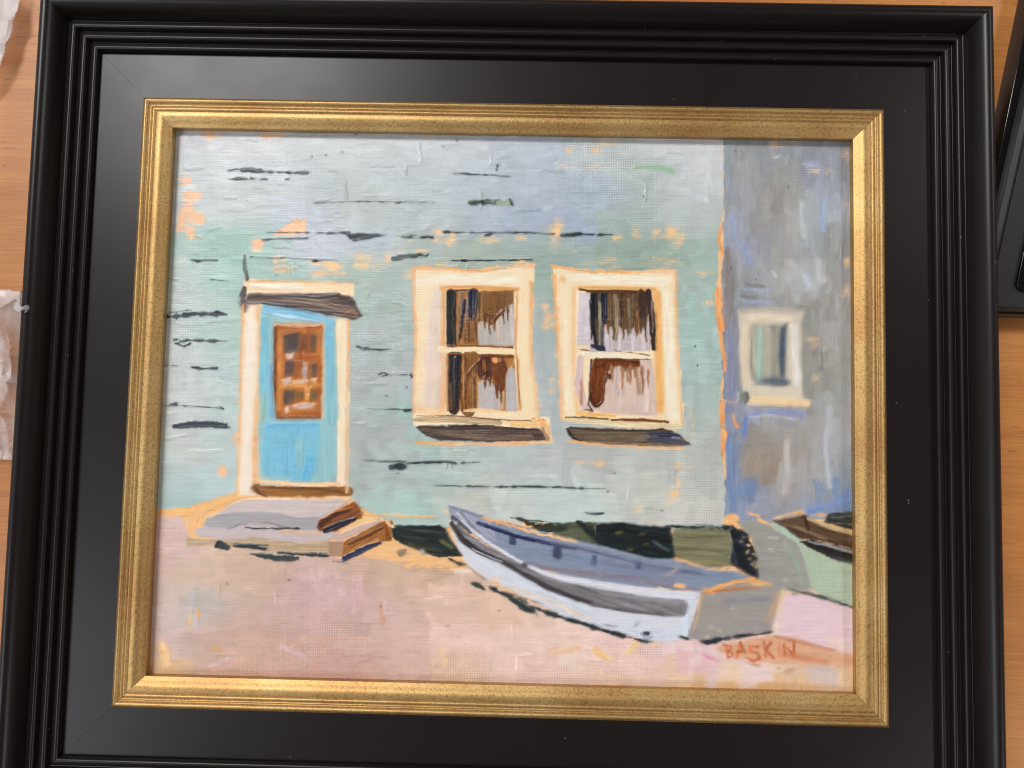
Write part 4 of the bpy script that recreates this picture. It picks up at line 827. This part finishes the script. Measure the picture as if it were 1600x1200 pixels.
blob(953,588,6,5,(72,42,30),j=1.2); stroke([(948,582),(946,596)], 4, (100,60,38))
stroke([(966,580),(967,612)], [16,14], (206,184,176), tex=.3, f=1.6); stroke([(980,578),(981,595)], 4, (176,122,84), dry=.2); stroke([(996,580),(999,612)], [9,8], (192,158,136), tex=.4, dry=.15, f=1.2); stroke([(1012,590),(1010,640)], 8, (226,200,190), f=2)
stroke([(908,596),(908,630)], 5, (190,130,104), dry=.46); stroke([(902,646),(930,648),(960,650)], [6,7,4], (246,188,120), dry=.1, h=0); stroke([(915,640),(925,642)], 3, (90,80,78), dry=.3)
stroke([(886,655),(940,659),(1000,664),(1060,666)], [9,12,12,10], (230,208,168), tex=.2, dry=.12, thick=.1); stroke([(880,656),(884,652),(910,652),(950,655)], [2,2,3,3], (120,96,64), dry=.2); stroke([(955,656),(1000,656),(1044,659)], [3,5,4], (120,72,34), dry=.3)
poly([(883,672),(889,667),(902,667),(940,669),(996,671),(1020,670),(1034,669),(1048,672),(1062,679),(1080,695),(1058,697),(1015,697),(959,694),(930,692),(902,689),(889,681)], (104,90,74), j=1.1, tex=.6, bl=60, bw=1.5, h=.11)
stroke([(886,670),(895,684),(908,689)], [3,4,2], (54,48,48)); stroke([(890,668),(940,672),(1000,673),(1036,671)], 2, (60,50,46), dry=.25); stroke([(1015,678),(1045,680),(1064,684)], [6,9,4], (58,60,88), tex=.5); stroke([(1012,686),(1045,688),(1076,693)], [6,10,3], (76,78,94), tex=.5); stroke([(1050,684),(1062,684)], 3, (134,132,146))
stroke([(920,690),(1000,694),(1060,698)], 2, (150,124,94), dry=.35)

for x_, y0_, y1_, w_ in ((932,500,540,4),(950,500,522,4),(958,505,530,4),(973,505,530,3),(980,500,524,3),(993,498,526,4),(1001,500,520,4),(1008,500,534,3)): stroke([(x_,y0_),(x_+1,y1_)], [w_+2,w_*.5], (92,68,48), dry=.22, tex=.5, j=1.4)
for x_, y0_, y1_, w_ in ((956,574,596,5),(972,576,606,4),(984,574,600,5),(992,574,590,4),(1003,574,616,4),(1012,580,606,4)): stroke([(x_,y0_),(x_+1,y1_)], [w_+1,w_*.5], (160,116,86), dry=.30, tex=.5, j=1.6)
group(None)
for pts, w_ in (([(648,418),(736,423),(834,414)],5),([(646,420),(649,520),(646,650)],4),([(831,440),(829,540),(840,655)],5),([(650,692),(760,694),(862,691)],4),([(842,655),(856,668),(862,688)],5),([(862,416),(940,426),(1056,424)],5),([(865,430),(871,520),(879,655)],5),([(1056,430),(1058,540),(1067,664)],3),([(890,690),(960,697),(1070,700)],3),
                ([(380,476),(377,560),(375,690),(371,776)],4),([(545,500),(544,620),(542,768)],3),([(384,440),(470,441),(553,444)],3),([(406,484),(403,600),(401,750)],3),([(428,506),(505,506)],3),([(505,508),(503,654)],3),([(372,778),(400,777),(545,778)],4),([(566,796),(600,812),(614,822)],4),([(756,810),(841,833),(900,846)],4),([(1054,872),(1105,888),(1150,892)],3)):
    stroke(pts, w_ + 1, (243,176,114), col2=(248,196,148), j=2.2, dry=.42, h=.0, setg=False, f=1.2)
group('painted_window')
poly([(1152,484),(1180,482),(1256,486),(1252,505),(1252,560),(1254,620),(1265,626),(1263,636),(1210,635),(1166,632),(1158,612),(1155,560),(1154,510)], (216,204,184), j=1.8, tex=.12, dry=.14, h=.02, thick=.1)
stroke([(1155,486),(1200,482),(1250,488)], 7, (186,176,164), f=2, dry=.2); stroke([(1240,512),(1244,560),(1246,600)], [8,11,10], (228,222,212), f=2.5); stroke([(1165,510),(1163,560),(1164,600)], 8, (222,206,178), f=2, dry=.1); stroke([(1170,496),(1235,500)], 7, (232,216,190), f=2.5)
poly([(1175,508),(1230,506),(1229,560),(1230,602),(1180,598),(1175,570)], (168,164,148), j=1, f=1.6, tex=.25, ang=90, h=.03, thick=.15)
stroke([(1187,512),(1187,560),(1185,592)], [7,8,9], (166,200,188), f=1.6); stroke([(1178,512),(1179,588)], 3, (206,200,176), f=1.2); stroke([(1198,512),(1199,590)], 10, (182,176,160), f=2.5, dry=.15); stroke([(1209,512),(1209,588)], 6, (146,140,130), dry=.3, f=2)
stroke([(1229,506),(1223,516),(1221,560),(1222,586)], [3,8,10,6], (66,76,96), f=1.6, tex=.5, dry=.12); stroke([(1174,512),(1173,570),(1178,592)], [1.5,2,3], (70,70,66), dry=.15)
stroke([(1184,598),(1205,595),(1231,598)], [6,12,8], (96,108,122), tex=.5, f=1.6, dry=.15); stroke([(1205,601),(1228,601)], 3, (54,64,88), dry=.2); stroke([(1176,508),(1204,510),(1222,512)], 1.6, (110,106,94), dry=.25)
scumble_glints(1205,560,26,40,(206,196,176),.5)
stroke([(1172,624),(1200,626),(1262,630)], [10,11,10], (244,210,164), f=1.5, tex=.1); stroke([(1168,634),(1220,636),(1262,637)], 1.5, (170,150,130), dry=.35)
blob(1161,620,9,9,(136,138,130),j=1,tex=.3); stroke([(1166,613),(1169,622),(1165,629)], 4, (84,88,84)); stroke([(1154,614),(1153,626)], 3, (186,190,184), dry=.2)
group(None)

# --- pink wedge on the sand at right and the brown smear with the signature
poly([(1226,928),(1262,930),(1340,952),(1340,1034),(1325,1028),(1290,1016),(1260,1010),(1240,1002),(1206,994),(1214,960)], (231,201,208), j=1.4, tex=.04, h=.05)
stroke([(1224,932),(1212,990)], 4, (240,214,186), dry=.15); stroke([(1296,1000),(1334,1020)], [12,16], (236,208,194), f=7)
poly([(1120,1012),(1150,1004),(1200,992),(1245,998),(1290,1012),(1340,1026),(1340,1040),(1280,1040),(1210,1036),(1150,1030),(1128,1024)], (222,170,138), j=2.6, f=2.5, tex=.14, ang=10, dry=.10, h=.05)
stroke([(1210,994),(1250,1003),(1305,1016)], [3,4,2], (186,118,82), dry=.38); stroke([(1150,1028),(1185,1040)], [3,4], (196,130,90), dry=.35); stroke([(1225,1022),(1290,1034)], [8,6], (206,140,104), dry=.3, f=2)
stroke([(1085,1012),(1130,1024),(1180,1036)], [3,4,2], (236,212,214), dry=.3, f=1.5); stroke([(1228,1050),(1236,1046)], 8, (206,158,128), dry=.35, f=2)

# wet-in-wet softening of selected passages
def smear(x0, x1, y0, y1, rv, rh, amt, feather=6):
    S = sl(x0, x1, y0, y1); a = COL[S].copy(); x = X[S]; y = Y[S]
    if x.size == 0: return
    for ax, rr_ in ((0, rv), (1, rh)):
        if rr_ < 1: continue
        acc = np.zeros_like(a); n = 0
        for k in range(-rr_, rr_ + 1):
            idx_ = np.clip(np.arange(a.shape[ax]) + k, 0, a.shape[ax] - 1); acc += np.take(a, idx_, axis=ax); n += 1
        a = acc / n
    m = amt * sst(0, feather, np.minimum(np.minimum(x - x0, x1 - x), np.minimum(y - y0, y1 - y))) * (.35 + .65 * sst(.35, .65, fbm(x, y, 9, x0 % 17, 3)))
    COL[S] = COL[S] * (1 - m[..., None]) + a * m[..., None]
smear(694, 806, 453, 545, 3, 1, .6); smear(694, 808, 554, 645, 3, 1, .6)
smear(900, 1024, 456, 548, 3, 1, .6); smear(904, 1026, 560, 648, 3, 1, .6)
smear(1150, 1262, 480, 632, 3, 3, .95); smear(1170, 1236, 502, 604, 5, 3, .7)
smear(429, 504, 508, 654, 2, 2, .55); smear(402, 526, 478, 752, 5, 3, .7)
smear(640, 700, 415, 650, 4, 4, .8); smear(806, 860, 415, 650, 3, 3, .7); smear(860, 904, 420, 650, 4, 4, .8); smear(1020, 1066, 425, 660, 4, 4, .8)
smear(372, 410, 470, 775, 4, 4, .7); smear(524, 548, 496, 768, 4, 3, .7)
smear(700, 1100, 790, 1000, 1, 2, .35); smear(860, 1140, 808, 905, 1, 3, .5); smear(860, 1190, 812, 905, 2, 3, .6); smear(1150, 1335, 800, 945, 2, 3, .6)
smear(290, 612, 778, 870, 1, 3, .5); smear(612, 726, 818, 870, 2, 3, .7); smear(1094, 1228, 914, 990, 2, 3, .6)
smear(225, 1131, 195, 400, 2, 3, .6); smear(225, 640, 400, 800, 2, 3, .5); smear(560, 1131, 690, 812, 2, 3, .5); smear(1132, 1340, 200, 810, 4, 2, .65)
smear(220, 1340, 870, 1090, 2, 4, .7); smear(1090, 1340, 990, 1090, 2, 4, .8)
group('painted_signature')
SG = (206, 118, 80)
def sg(p, w_=4.2): stroke(p, w_, SG, j=1.6, f=1.8, dry=.34, h=.02, tex=.5)
stroke([(1130,1007),(1134,1008),(1137,1027)], 3.4, SG, j=.8, f=1.3, dry=.12, h=.02, tex=.4); stroke([(1134,1008),(1142,1010),(1142,1015),(1136,1017)], 3.0, SG, j=.8, f=1.3, dry=.2, h=.02); stroke([(1136,1017),(1145,1020),(1145,1025),(1137,1027)], 2.6, SG, j=.8, f=1.3, dry=.25, h=.02)
sg([(1157,1004),(1151,1027)]); sg([(1157,1005),(1163,1020)]); sg([(1153,1018),(1162,1017)])
sg([(1184,1010),(1171,1011),(1171,1017),(1183,1020),(1187,1028),(1177,1033),(1168,1029)])
sg([(1194,1004),(1196,1026)]); sg([(1205,1004),(1196,1015),(1209,1028)])
sg([(1217,1006),(1217,1025)], 2.4)
sg([(1225,1025),(1225,1008)]); sg([(1225,1008),(1239,1023)]); sg([(1241,1024),(1241,1005)])
group(None)
smear(1120, 1252, 998, 1040, 1, 1, .8)
# fine glints of dry paint over the weave in the glazed passages
scumble_glints(750,500,60,50,(214,176,128),.5,.80); scumble_glints(750,600,60,50,(208,160,104),.5,.80); scumble_glints(975,500,60,50,(190,170,140),.45,.82); scumble_glints(960,600,60,45,(214,170,130),.45,.82); scumble_glints(760,678,110,12,(170,150,128),.5,.8); scumble_glints(975,682,95,12,(180,166,140),.5,.8)

# overall weave dapple, slow tonal drift of the pigments, and edge raggedness
_vd = sst(.5, .7, fbm(X, Y, 55, 81) + .35 * sst(1120, 1140, X) * (1 - sst(800, 815, Y)) - .05)      # where the brush went up and down
BR = (.6 * vn(X / 26, Y / 1.9, 82) + .4 * vn(X / 11, Y / 1.3, 83) - .5) * (1 - _vd) + (.6 * vn(X / 1.9, Y / 24, 84) + .4 * vn(X / 1.3, Y / 10, 85) - .5) * _vd
BR *= .35 + 1.1 * sst(.35, .7, fbm(X, Y, 30, 86))
COL *= (1 + .26 * (WEAVE - .5) * np.clip(.75 - TH, .10, 1) ** 1.3 + (.07 + .16 * sst(.42, .62, fbm(X, Y, 80, 88))) * (WEAVE - .5) + .06 * (GRAIN - .5) + .04 * (fbm(X, Y, 8, 70) - .5) + BR * .075)[..., None]
_p = sst(.46, .72, fbm(X, Y, 38, 73)); _k = sst(.78, .93, .6 * WEAVE + .4 * GRAIN) * _p * .42 * sst(.25, .6, COL.mean(-1))  # pale specular-like glints on the weave tops, mixed into the pigment colour
COL = COL * (1 - _k[..., None]) + np.array((.96, .93, .88), np.float32) * _k[..., None]
COL = np.clip(COL, .02, .985)
lin = np.where(COL <= .04045, COL / 12.92, ((COL + .055) / 1.055) ** 2.4).astype(np.float32)
K_ALB = 1.0
lin = lin / K_ALB; lin = np.clip(lin - np.minimum(.012, .4 * lin), .002, .9)
# smooth relief slightly
def blur(a):
    p = np.pad(a, 1, mode='edge'); return (p[1:-1, 1:-1] * 4 + p[:-2, 1:-1] * 2 + p[2:, 1:-1] * 2 + p[1:-1, :-2] * 2 + p[1:-1, 2:] * 2 + p[:-2, :-2] + p[2:, 2:] + p[:-2, 2:] + p[2:, :-2]) / 16
Hs = blur(H) + .06 * (WEAVE - .5) * (1.1 - TH) + .020 * BR
ZZ = np.clip(Hs, -.04, .36) * .0023        # up to about 0.35 mm of paint

# split into the canvas and the painted motifs (quads by majority group)
# clean group map: 3x3 majority by repeated vote so that motifs stay in one piece
for it in range(2):
    cnt = np.zeros((len(GROUPS),) + GID.shape, np.uint8)
    P_ = np.pad(GID, 2, mode='edge')
    for dy in range(5):
        for dx in range(5):
            s_ = P_[dy:dy + NY, dx:dx + NX]
            for g in range(len(GROUPS)): cnt[g] += (s_ == g)
    GID = cnt.argmax(0).astype(np.int32)
verts = np.stack([GX, GY, ZZ], -1).reshape(-1, 3).astype(np.float32)
idx = np.arange(NX * NY).reshape(NY, NX)
q = np.stack([idx[1:, :-1], idx[1:, 1:], idx[:-1, 1:], idx[:-1, :-1]], -1).reshape(-1, 4)
fg = GID[:-1, :-1].reshape(-1)
rgba = np.concatenate([lin.reshape(-1, 3), np.ones((NX * NY, 1), np.float32)], 1)
thk = TH.reshape(-1).astype(np.float32)
# vertex normals of the whole relief, shared by every piece so no seams show
dzx = np.gradient(ZZ, axis=1) / (gx[1] - gx[0]); dzy = np.gradient(ZZ, axis=0) / (gy[1] - gy[0])
NV = np.stack([-dzx, -dzy, np.ones_like(ZZ)], -1); NV /= np.linalg.norm(NV, axis=-1, keepdims=True); NV = NV.reshape(-1, 3).astype(np.float32)
canvas = None
for g, nm in enumerate(GROUPS):
    fs = q[fg == g]
    if not len(fs): continue
    u, inv = np.unique(fs, return_inverse=True); inv = inv.reshape(-1)
    me = bpy.data.meshes.new(nm)
    me.vertices.add(len(u)); me.vertices.foreach_set('co', verts[u].reshape(-1))
    me.loops.add(len(inv)); me.loops.foreach_set('vertex_index', inv.astype(np.int32))
    me.polygons.add(len(fs)); me.polygons.foreach_set('loop_start', np.arange(0, len(inv), 4, dtype=np.int32))
    me.update(calc_edges=True); me.validate()
    me.polygons.foreach_set('use_smooth', np.ones(len(fs), bool))
    ca = me.attributes.new('pigment', 'FLOAT_COLOR', 'POINT'); ca.data.foreach_set('color', rgba[u].reshape(-1))
    ta = me.attributes.new('thickness', 'FLOAT', 'POINT'); ta.data.foreach_set('value', thk[u])
    try: me.normals_split_custom_set_from_vertices(NV[u].tolist())
    except Exception as e_: print('normals', e_)
    ob = link(nm, me, PAINT, pic if g == 0 else canvas)
    if g == 0:
        canvas = ob; ob['label'] = 'oil paint on linen, grey green wall above pink sand'
LAB = {'painted_door': 'pale blue painted door with small orange brown panes', 'painted_steps': 'painted grey stone steps below the door',
       'painted_shrubbery': 'dark green brushwork behind the boat', 'painted_green_boat': 'pale green painted boat cut by the right edge',
       'painted_rowing_boat': 'white and grey painted rowing boat on pink sand', 'painted_signature': 'signature BASKIN in orange red letters'}
wl_ = ['painted window with dark and brown curtains nearer the door', 'painted window with dark hanging strokes beside the wall corner', 'small pale painted window on the grey wall at right']
wi = 0
for ob in canvas.children:
    b_ = ob.name.split('.')[0]
    if b_ in LAB: ob['label'] = LAB[b_]
    elif b_ == 'painted_window': ob['label'] = wl_[int(ob.name.split('.')[1]) if '.' in ob.name else 0]

# ------------------------------------------------------------------ things beside the frame
def crumple(name, outline, z0, amp, label, cat, sd, tip=None):
    """thin crumpled film: a dense sheet inside an outline, ridged and folded"""
    pts = np.array(outline); x0, y0 = pts.min(0); x1, y1 = pts.max(0)
    n = 150; me_v = []; keep = {}; faces = []
    xs = np.linspace(x0, x1, n); ys = np.linspace(y0, y1, int(n * (y1 - y0) / (x1 - x0)) + 2)
    def inside(x, y):
        c = False
        for i in range(len(pts)):
            a = pts[i]; b = pts[(i + 1) % len(pts)]
            if (a[1] > y) != (b[1] > y) and x < (b[0] - a[0]) * (y - a[1]) / (b[1] - a[1]) + a[0]: c = not c
        return c
    XX, YY = np.meshgrid(xs, ys)
    r1 = 1 - np.abs(2 * fbm(XX * 1000, YY * 400, 13, sd, 2) - 1); r2 = 1 - np.abs(2 * fbm(XX * 1000 + 40, YY * 700, 7, sd + 9, 1) - 1)
    ZZ_ = z0 + amp * (r1 ** 2 + .5 * r2 ** 3 - .3)
    JX = (fbm(XX * 1000, YY * 1000, 14, sd + 20, 1) - .5) * .002
    for j in range(len(ys)):
        for i in range(n):
            if inside(xs[i], ys[j]):
                keep[(j, i)] = len(me_v); me_v.append((xs[i] + JX[j, i], ys[j], float(max(ZZ_[j, i], TZ + .0008))))
    for (j, i) in list(keep):
        if (j + 1, i) in keep and (j, i + 1) in keep and (j + 1, i + 1) in keep:
            faces.append((keep[(j, i)], keep[(j, i + 1)], keep[(j + 1, i + 1)], keep[(j + 1, i)]))
    me = mesh_from(name, me_v, faces, True, 60); o = link(name, me, FILM)
    md = o.modifiers.new('film', 'SOLIDIFY'); md.thickness = .00025
    return tag(o, label, cat)
crumple('plastic_sheet', [(-.2400, .185), (-.1848, .185), (-.1858, .1575), (-.1870, .1485), (-.1875, .1425), (-.1893, .1365), (-.1910, .1300), (-.1925, .1235), (-.1960, .1160), (-.205, .108), (-.225, .105), (-.240, .11)], -.0110, .0035,
        'creased milky plastic film on the table at the upper left corner', 'plastic film', 3)
crumple('plastic_bag', [(-.2400, .040), (-.225, .0405), (-.2000, .0392), (-.1850, .0386), (-.1760, .0375), (-.1685, .0340), (-.1675, .0300), (-.1660, .0150), (-.1655, -.0030), (-.1660, -.0200), (-.1720, -.0246), (-.1860, -.0244), (-.2050, -.026), (-.2400, -.030)], -.0105, .0045,
        'crumpled clear plastic bag tucked against the middle of the frame left side', 'plastic bag', 17)
# twisted tip of film lying over the outer moulding
bm = bmesh.new()
tp = [(-.1705, .0335, -.0010, .0052), (-.1670, .0318, .0100, .0050), (-.1648, .0300, .0142, .0042), (-.1632, .0285, .0160, .0034), (-.1616, .0274, .0172, .0018), (-.1603, .0272, .0176, .0009), (-.1592, .0279, .0179, .0013), (-.1586, .0272, .0178, .0012), (-.1592, .0264, .0176, .0008)]
rings = []
for i, (x_, y_, z_, w_) in enumerate(tp):
    row = []
    for k in range(9):
        t = (k / 8 - .5) * 2
        row.append(bm.verts.new((x_ + .25 * w_ * t * .6 + .0002 * math.sin(9 * t + i), y_ + w_ * t * .55, z_ + .0007 * math.sin(7 * t + i * 1.7) + .0004 * (1 - t * t))))
    rings.append(row)
for a_, b_ in zip(rings, rings[1:]):
    for k in range(8): bm.faces.new((a_[k], a_[k + 1], b_[k + 1], b_[k]))
me = bpy.data.meshes.new('film_tip'); bm.to_mesh(me); bm.free()
me.polygons.foreach_set('use_smooth', [True] * len(me.polygons))
bag = bpy.data.objects['plastic_bag']
o = link('film_tip', me, FILM, bag); md = o.modifiers.new('film', 'SOLIDIFY'); md.thickness = .0002
o['label'] = 'twisted white tip of the film lying over the black moulding'

# black plastic case at the right, turned slightly, with a bevelled rim and a slot
case = empty('black_case', 'dark grey textured plastic case lying on the table right of the frame', 'device', (.1755, .0362, TZ))
def prism(name, pts, z0, z1, bev, mat, parent, seg=3):
    bm = bmesh.new(); vs_ = [bm.verts.new((x, y, z0)) for x, y in pts]; f = bm.faces.new(vs_)
    if f.normal.z < 0: bmesh.ops.reverse_faces(bm, faces=[f])
    r = bmesh.ops.extrude_face_region(bm, geom=[f]); 
    for v in r['geom']:
        if isinstance(v, bmesh.types.BMVert): v.co.z = z1
    bmesh.ops.recalc_face_normals(bm, faces=list(bm.faces))
    es = [e for e in bm.edges if e.verts[0].co.z > z1 - 1e-7 and e.verts[1].co.z > z1 - 1e-7]
    if bev: bmesh.ops.bevel(bm, geom=es, offset=bev, segments=seg, affect='EDGES', profile=.5)
    me = bpy.data.meshes.new(name); bm.to_mesh(me); bm.free()
    me.polygons.foreach_set('use_smooth', [True] * len(me.polygons)); me.set_sharp_from_angle(angle=math.radians(30))
    return link(name, me, mat, parent)
ox, oy, oz = case.location
def rel(p): return [(x - ox, y - oy) for x, y in p]
# outline projected from image pixels: left edge leans, bottom edge nearly level
L0, L1 = (.1690, .0360), (.1940, .1780)
outer = [(.1653, .0362), (.2600, .0352), (.2750, .1780), (.1955, .1780)]
prism('shell', rel(outer), 0, .0080, .0006, GLOSS, case)
mid = [(.1676, .0370), (.2600, .0360), (.2730, .1700), (.1991, .1700)]
prism('bevel_rim', rel(mid), .0081, .0118, .0012, CASE2, case, 1)
top = [(.1696, .0379), (.2590, .0369), (.2700, .1680), (.2004, .1680)]
prism('top_panel', rel(top), .0119, .0128, .0003, CASE, case)
slot = []
for (cx, cy, a0) in ((.1818, .0460, 180), (.2050, .0456, 270), (.2080, .0640, 0), (.1860, .0645, 90)):
    for k in range(7):
        a = math.radians(a0 + 15 * k); slot.append((cx + .0026 * math.cos(a), cy + .0026 * math.sin(a)))
prism('button_pad', rel(slot), .01285, .0140, .0004, GLOSS, case)

print('done', [o.name for o in canvas.children])
